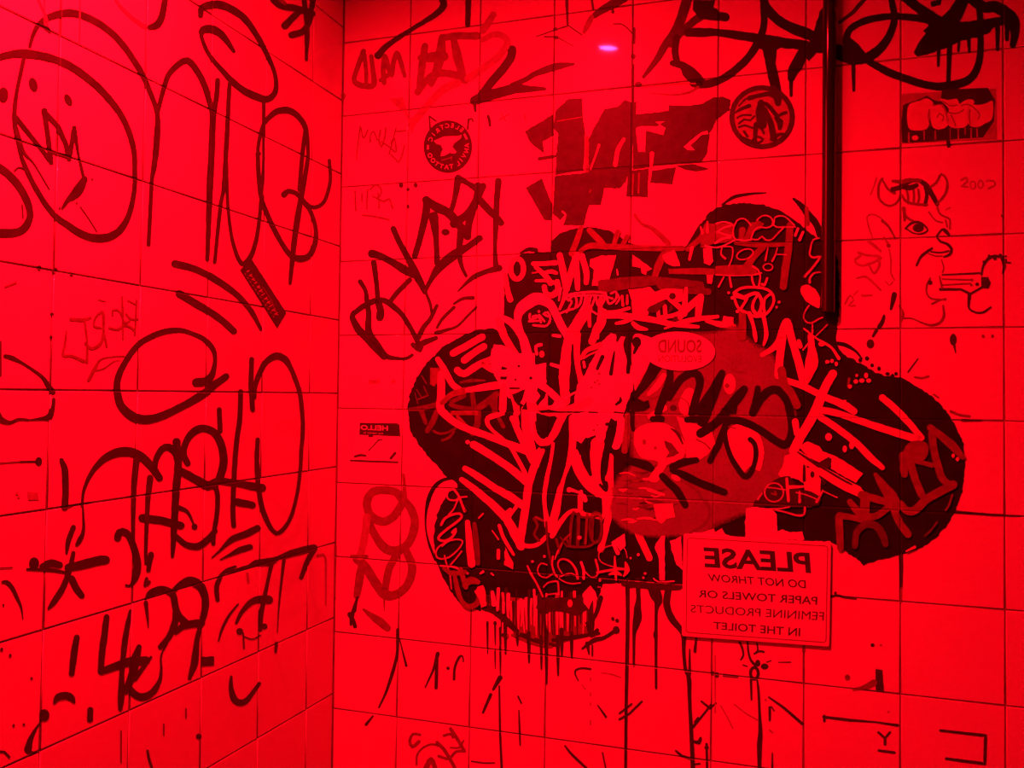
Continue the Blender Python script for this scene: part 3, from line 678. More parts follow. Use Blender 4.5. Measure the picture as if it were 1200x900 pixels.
tag('graffiti_drawing', 'faint thin lined little figure left of the horned devil face', 'B', '''
f s1.8 1022,278 1018,266 1016,254 1022,251 1030,254 1038,261 | m s2.4 1034,259,3.5 1040,264,3 1045,272,2.4 1049,279,2 | f s2 1018,283,4 1026,289,4 1032,294,3 | s2.4 1036,278 1042,288,4 | m d2.4 1041,288 | f s3 1006,296,3.5 1016,299,3 1030,300,3 | s3 1032,302 1026,306 1012,311 1004,309 1002,304 1008,300 | s3 1030,302,3 1030,312,3 1024,320,3 1018,310,2.6 | s3 1004,326,2 1014,324,3 1024,332,3 1032,340,2.4 | s1.8 1042,292 1044,306 1044,320 1048,328 | s1.8 1038,330 1042,334 1046,330 |
s2 990,356 996,346 1000,352 994,358 1002,358 | s2 1010,346,3 1022,346,2 | s1.4 1006,340 1000,346
''', merge=MERGE)
tag('graffiti_mark', 'dashed black brush marks running down between the devil face and the right lobe', 'B', 'k s5 1048,345,6 1046,354,5 1044,362,3 | s4 1036,370,3 1034,377,5 1030,383,5 | s4 1027,387,4 1023,394,3 | b e 1020,403,4.5,5.5 | e 1117,398,4,7 | s2 1118,404,3 1120,414,1 | m d2 1175,253 | s2.6 1072,442 1080,443 1088,441 | b s2 1064,436 1070,428 1076,420,1.5 | m s3 1114,482 1124,486 1136,488 | d2 1152,394 1163,394 | s2 1094,462 1100,466', merge=MERGE)
tag('graffiti_scribble', 'very faint small numerals between the devil horn and the right joint', 'B', 'f s2.2 1126,211 1132,208 1133,213 1127,218 1134,219 | o1.6 1140,217,3,4.5 | o1.6 1149,216,3,4.5 | s2 1156,212 1164,212 1166,217 1158,221 | s1.6 1027,208 1024,218 1020,228 | s1.5 1108,246 1114,243', merge=MERGE)
# ---- long smudges in the joints
tag('ink_run', 'dark ink soaked into the upright and level joints of the back wall', 'B', '''
k s4 743,34,4 743,50,3 | d3 742,66 | d4 748,99 | b s2.4 742,76 742,96 742,124 741,160,2 | b l2 1196,605 1160,603.5 1118,600,3.4 | l3 1118,600,4 1150,602.5,3 1174,604,2 | k l3.6 1055.5,646,5 1056,664,5 1056,690,3 | m l2.2 1056,690 1056,706 | b l3 1128,492.5,3.4 1150,493,2 | d3 470,217 487,217 | b d2.4 478,222 478,242 | m l2 395,540 392,620 | l2 394,640 392,700 |
k l3 848,791.5 864,793,3 | b d3 835,789 840,791 | k s2.4 966,702,1.5 980,698,3 990,700,2.6 1004,702,1.5 | b d2 979,695
''', merge=MERGE)
# ================================================================== BACK WALL: the big black piece and all that is written over it
STACK['B'] = 0.00062
piece, _ = tag('graffiti_piece', 'huge black bubble shaped painted piece that covers the middle of the back wall', 'B', '''
n p0.9 596,396 590,378 590,352 592,330 600,306 612,297 645,295 646,283 655,274 670,268 692,266 714,270 738,285 762,291 796,292 806,286 812,276 822,262 832,248 848,240 872,237 895,240 915,247 932,258 948,272 962,282 976,284 981,300 984,330 983,370 980,392 980,403 988,415 1005,424 1026,436 1036,440 1055,442 1066,448 1078,455 1092,464 1104,476 1114,489 1122,503 1129,520 1131,545 1128,576 1120,598 1108,618 1095,632 1078,643 1058,649 1036,655 1012,662 1000,652 985,642 972,634 940,634 880,630 812,628 806,660 800,684 780,683 762,684 735,683 706,684 701,702 690,714 682,724 676,716 664,716 640,716 632,712 620,704 600,704 586,700 572,700 563,716 556,714 548,711 538,706 528,693 518,676 510,656 508,636 509,616 513,601 519,587 526,577 536,571 536,566 524,560 514,548 500,533 490,520 481,505 477,480 480,462 488,443 500,425 520,405 540,394 558,387 578,384 |
s4 530,560,3 518,563,4 508,572,5 502,586,5 499,602,3 499,620,2 503,638,3 510,656,3 | s3 978,402,4 990,404,5 1002,411,3 1010,420,2 | d2.4 1008,422 1016,420 1022,428 1030,432 1040,438 1046,440 1050,438 | s3 846,240,2 860,231,4 880,227,3 898,226,1.5 | s6 930,233,3 938,240,6 946,250,8 956,262,8 962,276,9 |
s4 610,296,2 620,292,5 628,293,6 | s5 804,292,3 812,280,5 822,264,5 | m s6 945,244,5 946,262,6
''', stack=True)
# the streaked lower rim and the runs of paint
rd = random.Random(11)
rim = 'm f 566,698 600,700 640,704 700,700 698,722 690,744 672,750 650,754 628,752 606,744 590,728 572,716 '
for x in range(566, 700, 3):
    t = rd.choice('kkwwrbwk')
    y0 = 696+rd.uniform(-6, 10); yb = 716 + (x-566)*0.9 if x < 606 else 752-abs(x-650)*0.12
    y1 = min(yb+rd.uniform(-18, 2), 752)
    if y1 > y0+6: rim += '| %s s2 %.1f,%.1f,%.1f %.1f,%.1f %.1f,%.1f,1.2 ' % (t, x+rd.uniform(-1, 1), y0, rd.uniform(2, 4.6), x+rd.uniform(-1, 1), (y0+y1)/2, x+rd.uniform(-.6, .6), y1)
rim += '''| b p0.6 632,700 676,700 694,700 690,714 676,722 664,718 646,716 636,722 628,712 | r e 668,707,3,4.5 | w p0.4 684,694 692,686 698,694 700,702 694,704 690,714 684,706 | k s4 704,700,5 700,714,5 696,726,3 694,742,2 |
k s5 568,712,7 580,716,8 594,728,8 604,738,6 | s4 604,742,5 620,747,6 634,753,6 650,756,3 | s4 648,750,4 664,748,5 682,745,4 702,742,3 | s3.4 682,760,2 696,750,5 708,747,4 722,738,4 | e 722,738,4,4.5 | d2.4 723,727 718,725 580,730 590,744 | s4 688,730 693,744,5 700,738,4 | m s3 600,744 628,755 646,758,3 |
d3.4 593,745 606,742 625,745 640,754 656,752 661,742 | b s3.4 688,754,5 690,766,2 | s2 694,756 694,768'''
drips = []
for x, y0, y1, w_ in ((571, 735, 766, 2.2), (580, 738, 756, 1.8), (580, 768, 784, 1.4), (586, 742, 762, 2.4), (586, 764, 790, 2), (592, 738, 766, 3.4), (606, 745, 756, 3.4), (619.5, 748, 776, 3.6), (634, 752, 784, 3), (640, 745, 801, 4), (653.5, 752, 791, 3.6), (658, 744, 768, 4), (669.5, 748, 771, 3.6)):
    drips.append('k l%.1f %.1f,%.1f,%.1f %.1f,%.1f,%.1f %.1f,%.1f,%.1f' % (w_, x, y0-6, w_*1.3, x+.2, (y0+y1)/2, w_, x+.3, y1, w_*.55))
tag('paint_streaks', 'streaked half washed lower rim of the black piece with pale vertical streaks', 'B', rim, stack=True, names='streak')
tag('paint_drips', 'short black paint runs hanging below the streaked rim', 'B', '|'.join(drips), stack=True, names='drip')
tag('paint_drips', 'three long black paint runs reaching to the bottom edge left of the sign', 'B', '''
k l4.5 735,680,5 735.5,720,4.5 734.5,780,4 733.5,830,3.4 733,902,3.2 | d2.6 735,731 | s6 747,680,6 748,700,5 747,712,8 747,722,10 745,732,8 743,742,4 742.6,762,3 742.4,780,2.4 | s4 762,684,9 768,696,14 771,704,10 769,714,4 768.5,740,3.6 768.6,806,2.6 | e 768,744,2.6,5 |
s8 784,686,7 781,704,8 783,716,8 788,726,8 800,742,6 801,762,4 803,784,4 807,794,5 808,822,4 810,860,4.4 812,902,5 | b l2.4 808,760,1.4 808,790,3.4 | l2.4 801,745,2.6 816,746,2 814,763,3.4 | s3.4 738,687 748,686 | s5 730,684 750,686 790,688,7 800,687,4
''', stack=True, names='drip')
tag('ink_twig', 'thin black branching twigs growing off the long run of paint below the sign', 'B', 'k l2.6 812,852,3.4 822,840,2.6 833,826,2.6 | l2.4 822,822 832,830,3 839,824,2 | l2 814,846 818,841 | s4 813,869,3 819,870,5 821,865,3 | l3 792,880,2.4 799,886,3.4 809,889,3.4 | l3 828,872,3 828.6,902,2.6 | d3 828,876 | l2 812,896 820,895 | f l1.4 838,768 838,836', merge=MERGE)

tag('graffiti_strokes', 'pale marker strokes fanned over the left lobe of the black piece', 'B', '''
m p0.4 504,431 521,431 520,440 509,453 504,450 |
d s6 480,480,4 496,478,6 512,474,6 | s6 494,482 499,496,4 | s7 513,480,6 508,492,7 501,505,6 | s6 528,474,5 540,478 556,480,6 | s7 560,485,8 559,498,8 554,508,7 | s5 529,471,5 544,464,5 | s6 553,458,5 556,480,6 | s7 561,478,8 572,470,8 582,462,7 | s6 580,462 580,482,7 | m s6 536,488,4 546,500,6 | s5 530,484,5 546,484,5 558,484,5 | d s3 508,505 514,508 524,507,3 534,502 | s3 518,516 526,513 532,506 | s2 490,468 500,464 | s1.4 494,440 500,450 | s1.4 488,456 494,466 | s1.4 496,452 502,464 | s1 486,460 490,474 | s4 540,448,3 554,446,4 568,446,2 | s4 575,472 590,500,5 | m s4 560,504 570,510 |
r s7 513,421,6 520,432,7 530,450,7 538,456,7 | s9 517,438,8 517,462,9 516,478,9 522,486,9 536,497,8 552,504,8 572,511,8 590,518,8 608,525,9 628,532,10 | l8 531,414,8 565,395,8 | s7 544,422,8 556,413,8 567,406,8 | s7 536,434,8 544,438,8 560,428,8 580,419,7 | s7 564,426,6 576,432,8 586,437,7 |
m s8 518,472,6 530,462,7 544,458,8 | r s8 548,457,6 566,454,8 584,451,9 | w d3 548,518 | r l8 555,521,9 578,535,9 600,550,9 617,565,9 | s5 590,485,3 580,487,6 572,490,6 571,496,5 578,505,4 590,515,4 598,524,4 605,535,5 612,548,5 619,562,5
''', stack=True)
tag('graffiti_strokes', 'crossed pale marker strokes over the lower left and centre of the black piece', 'B', '''
r l8 545,549,7 560,558,8 580,572,8 600,583,9 612,592,9 | l9 541,562,6 556,573,8 576,590,9 594,608,10 604,626,11 611,640,10 | s4 585,616 590,630 597,642,4 602,650,3 | s9 634,528,9 628,542,9 620,566,9 616,594,9 612,620,9 609,640,8 | s4 609,588,5 602,598,4 596,606,5 595,614,5 | s4 590,604,5 598,597,4 |
s4 610,638,5 620,640,5 630,638,5 640,629,5 | s5 648,520,4 646,536,4 641,560,5 638,580,5 639,598,5 642,616,8 | s9 671,490,8 671,512,10 668,534,10 660,556,8 656,575,7 652,596,9 646,620,10 | s4 647,628,6 654,616,6 664,603,5 672,598,4 682,600,5 | s5 680,582,6 680,600,6 | w s5 669,574,4 678,577,3 684,582,6 686,586,5 | e 667,574,3 681,576,2 |
r s5 682,602,5 692,604,5 704,606,6 | s8 674,530,8 680,548,8 690,566,8 702,578,8 714,583,7 | s7 680,536,6 692,560,7 706,574,7 | s6 672,540,7 678,556,6 688,570,6 700,580,5 |
s9 700,520,16 698,545,12 701,566,8 714,586,6 | s9 714,536,10 714,560,10 715,584,10 713,606,8 708,626,8 704,644,8 | s4 708,584,5 708,600,4 706,608,3 | s8 742,612,8 751,632,8 761,654,8 |
d s3 640,612 642,640 647,664,2 | s3 652,632 655,644 653,652 | s4 626,608 630,616,3 626,626 632,634 | m s3 628,606 636,610
''', stack=True)
tag('graffiti_strokes', 'thick white paint marker strokes merging to a pale knot in the centre of the piece', 'B', '''
w s12 610,392,8 607,376,8 609,364,12 620,354,14 631,350,14 644,356,10 651,368,9 658,382,9 666,396,9 | s8 590,373,7 599,378,8 608,388,9 614,400,10 619,420,12 622,440,14 622,470,12 624,495,9 627,512,9 | r s14 688,362,13 678,378,13 669,395,14 664,418,13 661,445,12 663,470,11 |
s7 677,392,7 676,415,7 678,436,7 684,452,8 | s9 584,374,8 589,390,9 598,406,8 606,418,8 | l6 604,485,5 606,497,6 | w p0.6 579,404 590,405 606,414 626,414 627,428 640,425 640,450 652,460 664,474 660,484 640,487 625,482 606,470 596,466 588,456 580,440 574,424 576,410 |
r s9 616,480,10 616,500,9 622,520,9 628,545,8 | s8 600,490,6 612,515,8 624,540,8 | s8 628,498,7 630,514,8 638,519,9 648,510,9 655,496,9 662,482,9 | s8 590,452,7 589,480,9 | s5 598,460 604,472,7 606,484,7 | w s4 648,393,3 656,394,4 | s4 646,427 656,430 | s3 629,415,3 628,406,3.4 634,404,4 | r e 635,415,3,4 |
w p0.6 676,452 686,438 696,418 706,400 716,390 722,392 723,402 728,394 738,396 739,426 744,440 741,458 735,472 730,488 724,496 716,490 712,500 708,516 700,520 698,510 690,512 682,520 670,514 668,496 672,476 | s12 727,492,10 725,510,12 722,522,10 | m s8 735,486,6 735,505,8 732,528,8 |
r s5 681,420,4 687,411,5 696,407,6 704,404,6 | s2 684,420 690,416 702,411 | s8 694,400,9 700,384,9 705,376,8 | w s3 662,467 670,462 676,459,2 | s3 684,424 685,430 | r s9 622,476 650,484,10 668,480,10 690,470,10 |
w f 746,460 756,440 770,424 768,400 752,392 742,394 740,420 742,440
''', stack=True)
tag('graffiti_gaps', 'black chips and slits showing through the white knot in the centre', 'B', '''
n p0.4 588,429 595,431 593,433 587,433 | p0.4 586,441 595,441 593,445 586,445 | p0.3 602,445 605,443 605,447 | p0.4 600,462 616,456 612,468 607,476 603,470 | p0.3 611,480 617,470 618,480 | e 608,429,1.6 622,443,2 | b s3 598,455 608,455 |
n p0.4 630,454 640,460 638,466 634,470 630,476 628,472 633,464 629,458 | p0.4 642,462 650,470 648,474 642,476 | p0.4 641,430 654,432 657,466 650,458 642,452 | s4 671,404,2 671,424,4 676,444,2 | s3 670,448 668,458,3 | p0.3 670,446 676,456 668,458 | s5 706,418,5 700,432,4 | s5 720,412,2 718,424,4 716,438,5 | s7 736,394,5 735,404,10 737,420,6 736,436,5 | e 746,401,5.5,6.5 | s6 747,404,6 743,414,3 | s3 727,466,2 727,470,4 722,474,3 |
p0.4 627,494 636,489 652,487 648,500 642,512 634,514 629,508 | p0.3 630,481 645,480 654,482 687,482 678,484 652,484 634,484 | b l2 690,483 700,483.4 | l2 720,483 730,484 | n s7 664,496,5 662,516,10 658,538,13 652,560,12 646,576,8 | s5 687,514,3 683,524,6 686,540,8 692,556,4 | s7 722,494,3 719,508,5 714,520,8 711,532,7 709,548,7 708,556,5 | s5 711,497,4 722,498,3 | s3 634,524,3 644,524,4 | s6 710,566,5 710,574,5 703,568,3 | s4 742,495,7 741,512,2 742,530,2 | m d1.6 700,446 702,450 697,448 702,438 693,454 | d1.4 700,498 696,504
''', stack=True)
tag('graffiti_letters', 'pale marker letters and small ring in the dark upper left lobe of the piece', 'B', '''
r o6 606,315,7.5,12 | s6 592,322,5 595,340,6 598,351,7 | s5 625,309,5 636,309,5 651,308,6 | s6 628,313,5 642,326,6 645,332,6 | s4 638,320,4 646,318,5 652,320,4 | s4 628,329,3 640,329,4 652,332,5 | s6 638,336,6 640,344,6 647,346,7 654,340,7 653,330,6 | s7 656,299,7 660,318,8 664,338,8 | s6 676,299,8 670,318,8 664,338,7 660,352,4 656,362,3 |
s7 674,299,8 676,320,7 677,338,6 | s7 682,300,7 687,318,7 687,331,6 | p0.5 692,304 704,300 722,299 718,315 714,327 703,328 700,335 694,335 696,316 691,312 |
m s7 681,267,6 676,282,7 670,297,7 | s8 691,270,7 702,281,8 710,290,6 | s7 680,294,5 692,288,7 712,289,7 740,290,7 770,291,7 800,291,6 | s6 724,272,7 719,288,5 | s6 735,277 729,288,5 | s9 784,290,8 774,306,9 767,325,7 | s6 744,252,4 752,262,3 762,266,4 772,274,6 782,284,7 | s8 806,292,6 820,280,7 830,268,8 |
r p0.4 741,298 752,306 764,315 758,318 757,322 752,320 751,314 741,312 | p0.5 776,299 790,293 794,300 797,312 788,312 780,308 | m p0.3 783,315 820,314 850,316 880,315 886,321 850,322 784,321 | d p0.4 700,329 730,325 760,323 790,326 824,330 826,338 800,336 770,334 740,338 714,342 702,344 | r s3 811,290,4 808,304,3 | d s6 770,330 780,338 830,342,8 | p s1.6 624,320 630,319 | w s1.6 723,316 724,322,2
''', stack=True)
cloud = 'w '
tag('graffiti_scribble', 'dense white loops of tiny script under the letters of the upper left lobe', 'B', '''
w s2.4 663,349 668,345 680,343 696,342 710,343.5 | s2.2 663,350 670,353 668,358 664,366 | s2.4 655,368 664,364 672,362 | s2.4 666,352 673,346 676,354 674,361 680,356 682,346 686,346 684,358 680,364 | s2.4 688,346 690,356 693,346 697,348 694,358 | s2.4 698,346 701,358 705,346 709,350 704,360 710,364 | s2.2 665,347 700,346 718,350 | s2.4 710,345 714,356 722,350 722,342 716,344 |
r s5 688,350,5 690,364,5 691,382,4 | s5 704,350,5 703,366,5 701,382,4 700,396,4 | w l2 693,364 699,368 | s2 655,352 657,338,3 | s2.4 621,368 621,374 630,372,2 | l2.2 620,376.5 631,376 | s2.2 624,371 631,370 634,378 | l2.2 632,369 638,376.5 | s2.4 625,381 634,382 641,381.5 645,374 642,366 637,368 643,371 | d1.6 631.5,365 | s2 723,344 726,350 722,356 | r l3 729,347,3 730,358,3 | l3 735,346,2 735,356,3
''', stack=True, merge=MERGE)
tag('graffiti_letters', 'bold pale marker letters over a pair of long slashes in the piece\'s upper middle', 'B', '''
r p0.5 736,339 750,338 762,336 767,342 780,338 800,339 801,352 792,355 784,350 776,352 762,361 758,371 742,372 740,352 | s6 784,350,5 794,358,6 801,366,6 | s6 804,338,4 803,352,6 802,368,7 | s8 821,348,8 812,356,8 803,364,8 797,372,6 | s7 821,350,8 819,362,8 818,373,7 | s4 711,366,4 724,365,4 737,361,4 | s7 704,371,5 730,370,7 760,374,7 790,380,6 818,383,4 |
s4 779,385,2 794,379,5 816,374,6 841,371,4 | s5 828,376,4 844,380,7 860,382,5 | p0.4 848,370 860,372 859,381 846,379 | s4 771,362 772,373,4 | s5 779,359,5 780,372,5 | s4 772,372 788,370,5 797,366,4 | s5 742,379,5 748,384,6 758,386,3 | s5 722,379,3 732,377,5 740,374,4 | s4 705,362 708,376,5 703,388,3 | k e 788,347,4,4 | b p0.3 786,357 790,363 783,367 | p0.4 760,360 778,351 780,356 770,366 764,367 758,364 | p0.3 786,377 791,370 796,376
''', stack=True)
# washed red haze on the right half of the middle
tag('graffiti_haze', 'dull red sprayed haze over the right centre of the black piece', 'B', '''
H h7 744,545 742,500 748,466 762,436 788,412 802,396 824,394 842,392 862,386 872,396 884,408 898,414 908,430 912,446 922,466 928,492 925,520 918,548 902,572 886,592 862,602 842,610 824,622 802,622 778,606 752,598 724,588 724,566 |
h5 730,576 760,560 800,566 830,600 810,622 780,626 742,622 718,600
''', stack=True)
rd = random.Random(5); hs = ''
for k in range(34):
    x = rd.uniform(722, 772); y = rd.uniform(545, 612); l = rd.uniform(8, 24); t = rd.choice('drdrrbm')
    hs += '| %s s2 %.1f,%.1f,1 %.1f,%.1f,%.1f %.1f,%.1f,1 ' % (t, x, y, x+l/2, y+rd.uniform(-1.5, 2), rd.uniform(1.6, 3.8), x+l, y+rd.uniform(-3, 3))
tag('graffiti_strokes', 'ragged sideways brush streaks at the lower left of the red haze', 'B', hs[1:], stack=True, names='streak')
tag('graffiti_drawing', 'pale blotchy skull like shape with slanting dark bars inside the red haze', 'B', '''
n s10 733,539,8 746,542,10 758,546,11 763,549,8 | r f 744,522 744,506 754,498 775,495 788,501 801,515 803,530 796,540 784,543 777,552 770,565 760,561 771,542 752,536 | d p0.4 778,516 787,519 796,531 790,535 780,537 784,530 780,524 | b s3 786,502,1.5 794,508,4 800,520,2 | m e 755,518,2.4,3.4 768,525,2 |
r p0.6 793,488 812,496 834,504 838,520 828,534 814,542 804,536 803,518 | s6 760,462,4 770,452,7 778,440,6 | s10 762,488,6 778,478,8 | f 796,472 804,456 814,458 812,474 806,486 798,484 | e 855,450,7,12 | m e 852,452,3 | b e 789,478,4,3.4 | m s1.6 750,462 764,466 776,462 786,452 | s1.6 786,470 796,466 806,472 808,484 | s2 816,515 826,520 832,526 |
n s9 776,558,8 784,566,9 794,576,9 803,592,8 | s9 788,547,8 800,542,9 816,539,7 | s9 788,551,7 804,558,9 820,566,9 836,572,9 849,577,8 | r p0.5 766,591 788,590 791,606 781,608 775,614 769,609 | e 792,560,6,3,0.5 | r s3 760,574,4 778,580,3 | f 852,508 866,496 882,502 892,514 895,534 890,552 880,546 868,556 858,540
''', stack=True)
tag('graffiti_tag', 'bold black wet marker tag with a long looping S written over the red haze', 'B', '''
n l12 769,427,16 762,440,13 752,455,9 742,467,6 | p0.5 738,463 746,465 754,471 760,469 762,477 754,482 740,482 738,474 | s7 741,483,6 741,497,5 742,504,4 | s10 785,434,8 785,444,9 778,464,10 771,484,9 | l6 765,491,7 775,491,8 | s9 784,466,8 790,455,9 798,444,9 810,437,9 818,440,10 820,450,9 815,468,9 811,484,9 |
l7 805,492,7 817,491,8 | s12 846,437,8 838,456,13 830,474,14 823,494,13 | s8 818,483,7 824,472,8 838,452,8 | s10 872,456,9 864,466,12 848,486,11 836,498,10 821,508,11 | p0.5 846,478 864,474 863,485 842,486 |
s9 888,455,7 886,470,9 882,484,9 | s9 884,482,8 890,470,9 900,459,10 911,457,10 921,468,9 926,484,9 928,502,9 925,516,9 919,521,10 908,516,9 894,506,9 880,498,9 866,493,9 854,492,9 | s8 854,492,9 848,504,8 842,520,8 832,540,7 |
s6 850,496,6 850,514,6 856,534,6 864,548,7 872,558,7 878,556,7 884,544,6 886,530,6 884,520,6 879,515,6 | m s2.4 858,432 866,435 872,436 | s1.6 854,500 862,502
''', stack=True)
tag('graffiti_strokes', 'broad pale strokes forming an angular A and long rays across the right lobe', 'B', '''
r s9 893,416,5 906,408,7 914,399,10 918,386,10 922,378,11 | s9 916,396,11 914,418,9 912,440,9 | s9 923,380,10 928,398,9 934,418,9 942,446,10 | s10 943,448,9 949,436,10 954,424,10 951,408,9 | s8 918,445,7 940,452,8 964,464,8 988,474,9 1001,482,8 |
s11 976,438,10 966,456,10 958,476,11 949,494,11 938,512,11 930,528,11 | s8 958,480,8 980,484,8 1010,494,8 1040,504,9 1076,515,9 | s8 962,489,8 980,501,8 1002,518,8 1020,536,8 1034,548,6 | s8 1034,466,8 1048,478,8 1062,492,8 1080,513,7 | s8 932,494,8 934,508,7 |
p0.5 946,517 960,523 964,529 978,534 995,544 1011,555 1003,566 985,556 974,549 974,537 960,542 948,536 936,524 | p0.5 920,534 936,528 944,534 946,548 956,550 962,562 961,582 950,584 944,582 942,566 930,560 918,562 912,556 918,544 | s9 936,532,8 956,547,9 980,560,8 1006,574,8 | k s3.4 935,530,2 955,543,4 972,554,4 998,568,2 | l4 942.5,546,3 942.5,563,4 | e 952,556,2.4,4 | s3 963,560,2 966,566,4 | p0.5 959,542 972,535 974,544 970,549 962,546 |
w e 971,512,4,4.5 990,526,2.6,4 | r e 998,522,3,4.5 | m s10 916,434 919,450 928,462 934,475,9 | s3 995,444 994,452 | r d3 996,453 1003,447 1010,446 1015,440 1018,446 | d2 990,470 969,424 980,426 1004,440
''', stack=True)
tag('graffiti_letters', 'dull red chunky marker letters on the right end of the black piece', 'B', '''
m s10 1092,508,9 1094,524,9 1098,542,9 1104,560,9 1110,566,8 | s9 1090,501,8 1104,512,9 1118,524,10 1128,536,6 | f 1062,522 1076,516 1088,522 1084,538 1070,544 1058,556 1054,546 | s10 1066,540,9 1072,560,9 1080,580,9 | s10 1058,534,10 1060,556,8 | s10 1117,568,10 1102,576,10 1086,585,10 1072,598,10 1062,598,9 1056,590,7 | s6 1074,541,5 1092,545,6 |
s12 1026,556,5 1034,568,10 1044,582,14 1050,593,14 | s9 1047,596,8 1054,612,9 1064,626,9 | r s9 960,552,8 986,568,9 1008,578,10 | m s10 1010,580,10 1024,584,9 1042,589,9 | s13 1014,582,11 1013,604,12 | s8 1012,606,9 1028,604,8 1044,592,8 | s8 996,588,7 1004,598,9 1012,606,9 | s7 984,604,8 996,606,7 1010,609,7 | s10 983,606,9 984,624,9 985,642,8 |
d s9 1002,640,7 1004,624,8 1014,615,9 1026,616,9 1034,626,9 1038,638,7 | m s3 1116,580,2.4 1112,592,2.6 1108,598,2 | d s3 1084,628 1092,620,2.4 1098,612 | r d2.4 1117,534 1122,538 | s3.4 1062,646,2 1072,641,3.4
''', stack=True)
tag('graffiti_scribble', 'thin scratched cloud doodle in the black upper right lobe of the piece', 'B', '''
m p0.5 826,262 842,262 860,262 861,280 850,284 836,286 826,290 821,290 820,276 | p0.5 882,262 888,258 896,262 892,268 882,272 | s9 926,264,8 924,290,9 920,318,9 918,336,8 | s8 894,290,7 884,300,8 874,314,9 | s7 862,285,4 890,287,6 922,286,5 | p0.4 838,312 862,310 884,312 888,321 860,322 838,322 | s6 870,270,8 868,280,5 | r p0.4 824,291 834,290 836,306 832,311 825,308 | p0.3 828,322 836,322 834,333 829,332 | m s5 882,264,8 877,276,7 872,281,4 |
r l3 821,266,2 823,273,3 | l3 829,260,2 829,272,3 | p s1.8 860,266 864,258 871,256 876,259 880,264 | s1.8 887,258 893,253 900,253 905,257 905,264 898,267 890,266 884,270 880,280 | s1.8 907,262 908,255 914,253 920,254 927,260 931,264 | s1.8 905,262 910,266 920,266 932,266 | s1.8 880,280 888,281 893,277 897,281 904,281 912,273 918,267 |
w s1.6 839,262 848,260 857,262 | s1.6 840,272 848,267 858,264 | s1.6 842,272 850,275 857,276 | s1.8 826,288 840,290 852,286 862,281 871,282 880,281 | s2.4 838,285 846,280 856,278 | p s1.8 860,264 859,276 863,281 | p o1.6 873,298,10,5.6,-0.35 | s1.6 846,290 845,298 850,303,2.6 | s1.6 848,289 858,290 858,302 854,312 | s1.4 900,290 897,305,2.4 | s1.4 911,290 909,298 905,306,2.4 | l1.4 908,298 922,298.5 |
o1.6 900,313,5.5,4 | r s2 882,312 888,316 891,324 889,336 | s2.4 881,323 882,330 885,337 | s2 884,322 892,320 | s2.4 899,326 896,334,3 893,333 | p l2 842,336 848,325 | l2.4 855,325 857,336,3 | s1.4 838,322 860,323 884,322 | w s3 935,268,3 932,276,3 | s3 941,272,3 937,281,3.4 | p s1.8 960,279 953,281 950,290 949,299 954,302 961,301 952,314 943,324,3 | s1.8 961,319 954,320 949,326 949,331,3
''', stack=True, merge=False)
tag('graffiti_drawing', 'small outlined skull doodle with two long legs in pale marker on the dark lobe', 'B', '''
m s10 870,366,8 870,380,9 869,394,11 | r s3 860,343,3 868,338,3 880,336.5 895,338 904,343 907,352,3 903,362 896,369 885,371 875,366 867,363 862,354 860,343 | s3.4 863,346,6 875,350,4 | s3 875,351 868,362 | s3 872,349,5 880,345,4 888,344 893,354 891,364 887,370 | s3 887,347 883,354 882,362 886,368,4 | s3 904,344 897,349 895,358 896,366 | w d1.8 854,343 858,349 864,365 | p d1.8 913,354 910,360 | r s4.4 878,367,5 883,382,4 885,394,5 886,400,2.4 | s5 894,368,5 897,382,4.6 898,394,5 895,404,3
''', stack=True)
tag('graffiti_scribble', 'thin scratched lines and a pale half disc beside the foot of the black pipe', 'B', '''
r f 938,338 942,334 948,334 955,339 960,346 961,353 960,361 950,357 941,348 | p s1.8 948,358 943,366 942,373 946,378 952,378 959,374 964,372 | s1.6 952,379 952,390,2.4 | l1.4 956,394 970,380 | r s2 942,385,2 956,396,2 966,402,3 975,408,3 983,420,4 | r s8 950,394,7 951,408,8 949,424,10 946,440,8 | s3 936,400,5 938,406,5 | s2 941,410 946,404 950,400 | e 963,403,4,3 | d2.4 970,424 980,427 975,423
''', stack=True, merge=MERGE)
tag('graffiti_scribble', 'small scratched script letters above the top right of the printed sign', 'B', '''
k h2 898,574 906,566 924,560 934,574 950,578 960,586 948,592 900,592 884,592 890,584 | p o1.8 907,577,11,11 | s1.6 898,571 908,572 920,574 | r s3 922,561,3 923,574,3.6 924,587,3 | l2.4 924,571,4 944,570,2.4 | p s1.6 933,577 945,580 957,585 | s3 937,576,2 937,588,3.4 | s2.4 964,575,2 960,583 957,588,3.4 | s1.6 964,575 972,579 981,583 | s2 893,578 888,585,2.4 | m s2 904,578 910,580 908,576 | p s1.8 903,596 914,596 925,594 | s1.8 905,597 920,600 934,604 942,603 943,595,3
''', stack=True, merge=MERGE)
tag('graffiti_patch', 'bare pale patch with torn paper edge just above the printed sign', 'B', 'w p0.5 875,596 882,594 903,596 910,602 911,623 917,620 926,624 940,623 943,633 874,631 873,612 | p0.5 812,628 812,624 822,624 836,620 838,624 846,619 850,626 860,629 | p0.6 798,628 791,632 785,634 789,650 793,662 800,668 | p0.5 772,632 775,628 779,628 779,680 773,680 772,652 767,642', stack=True)
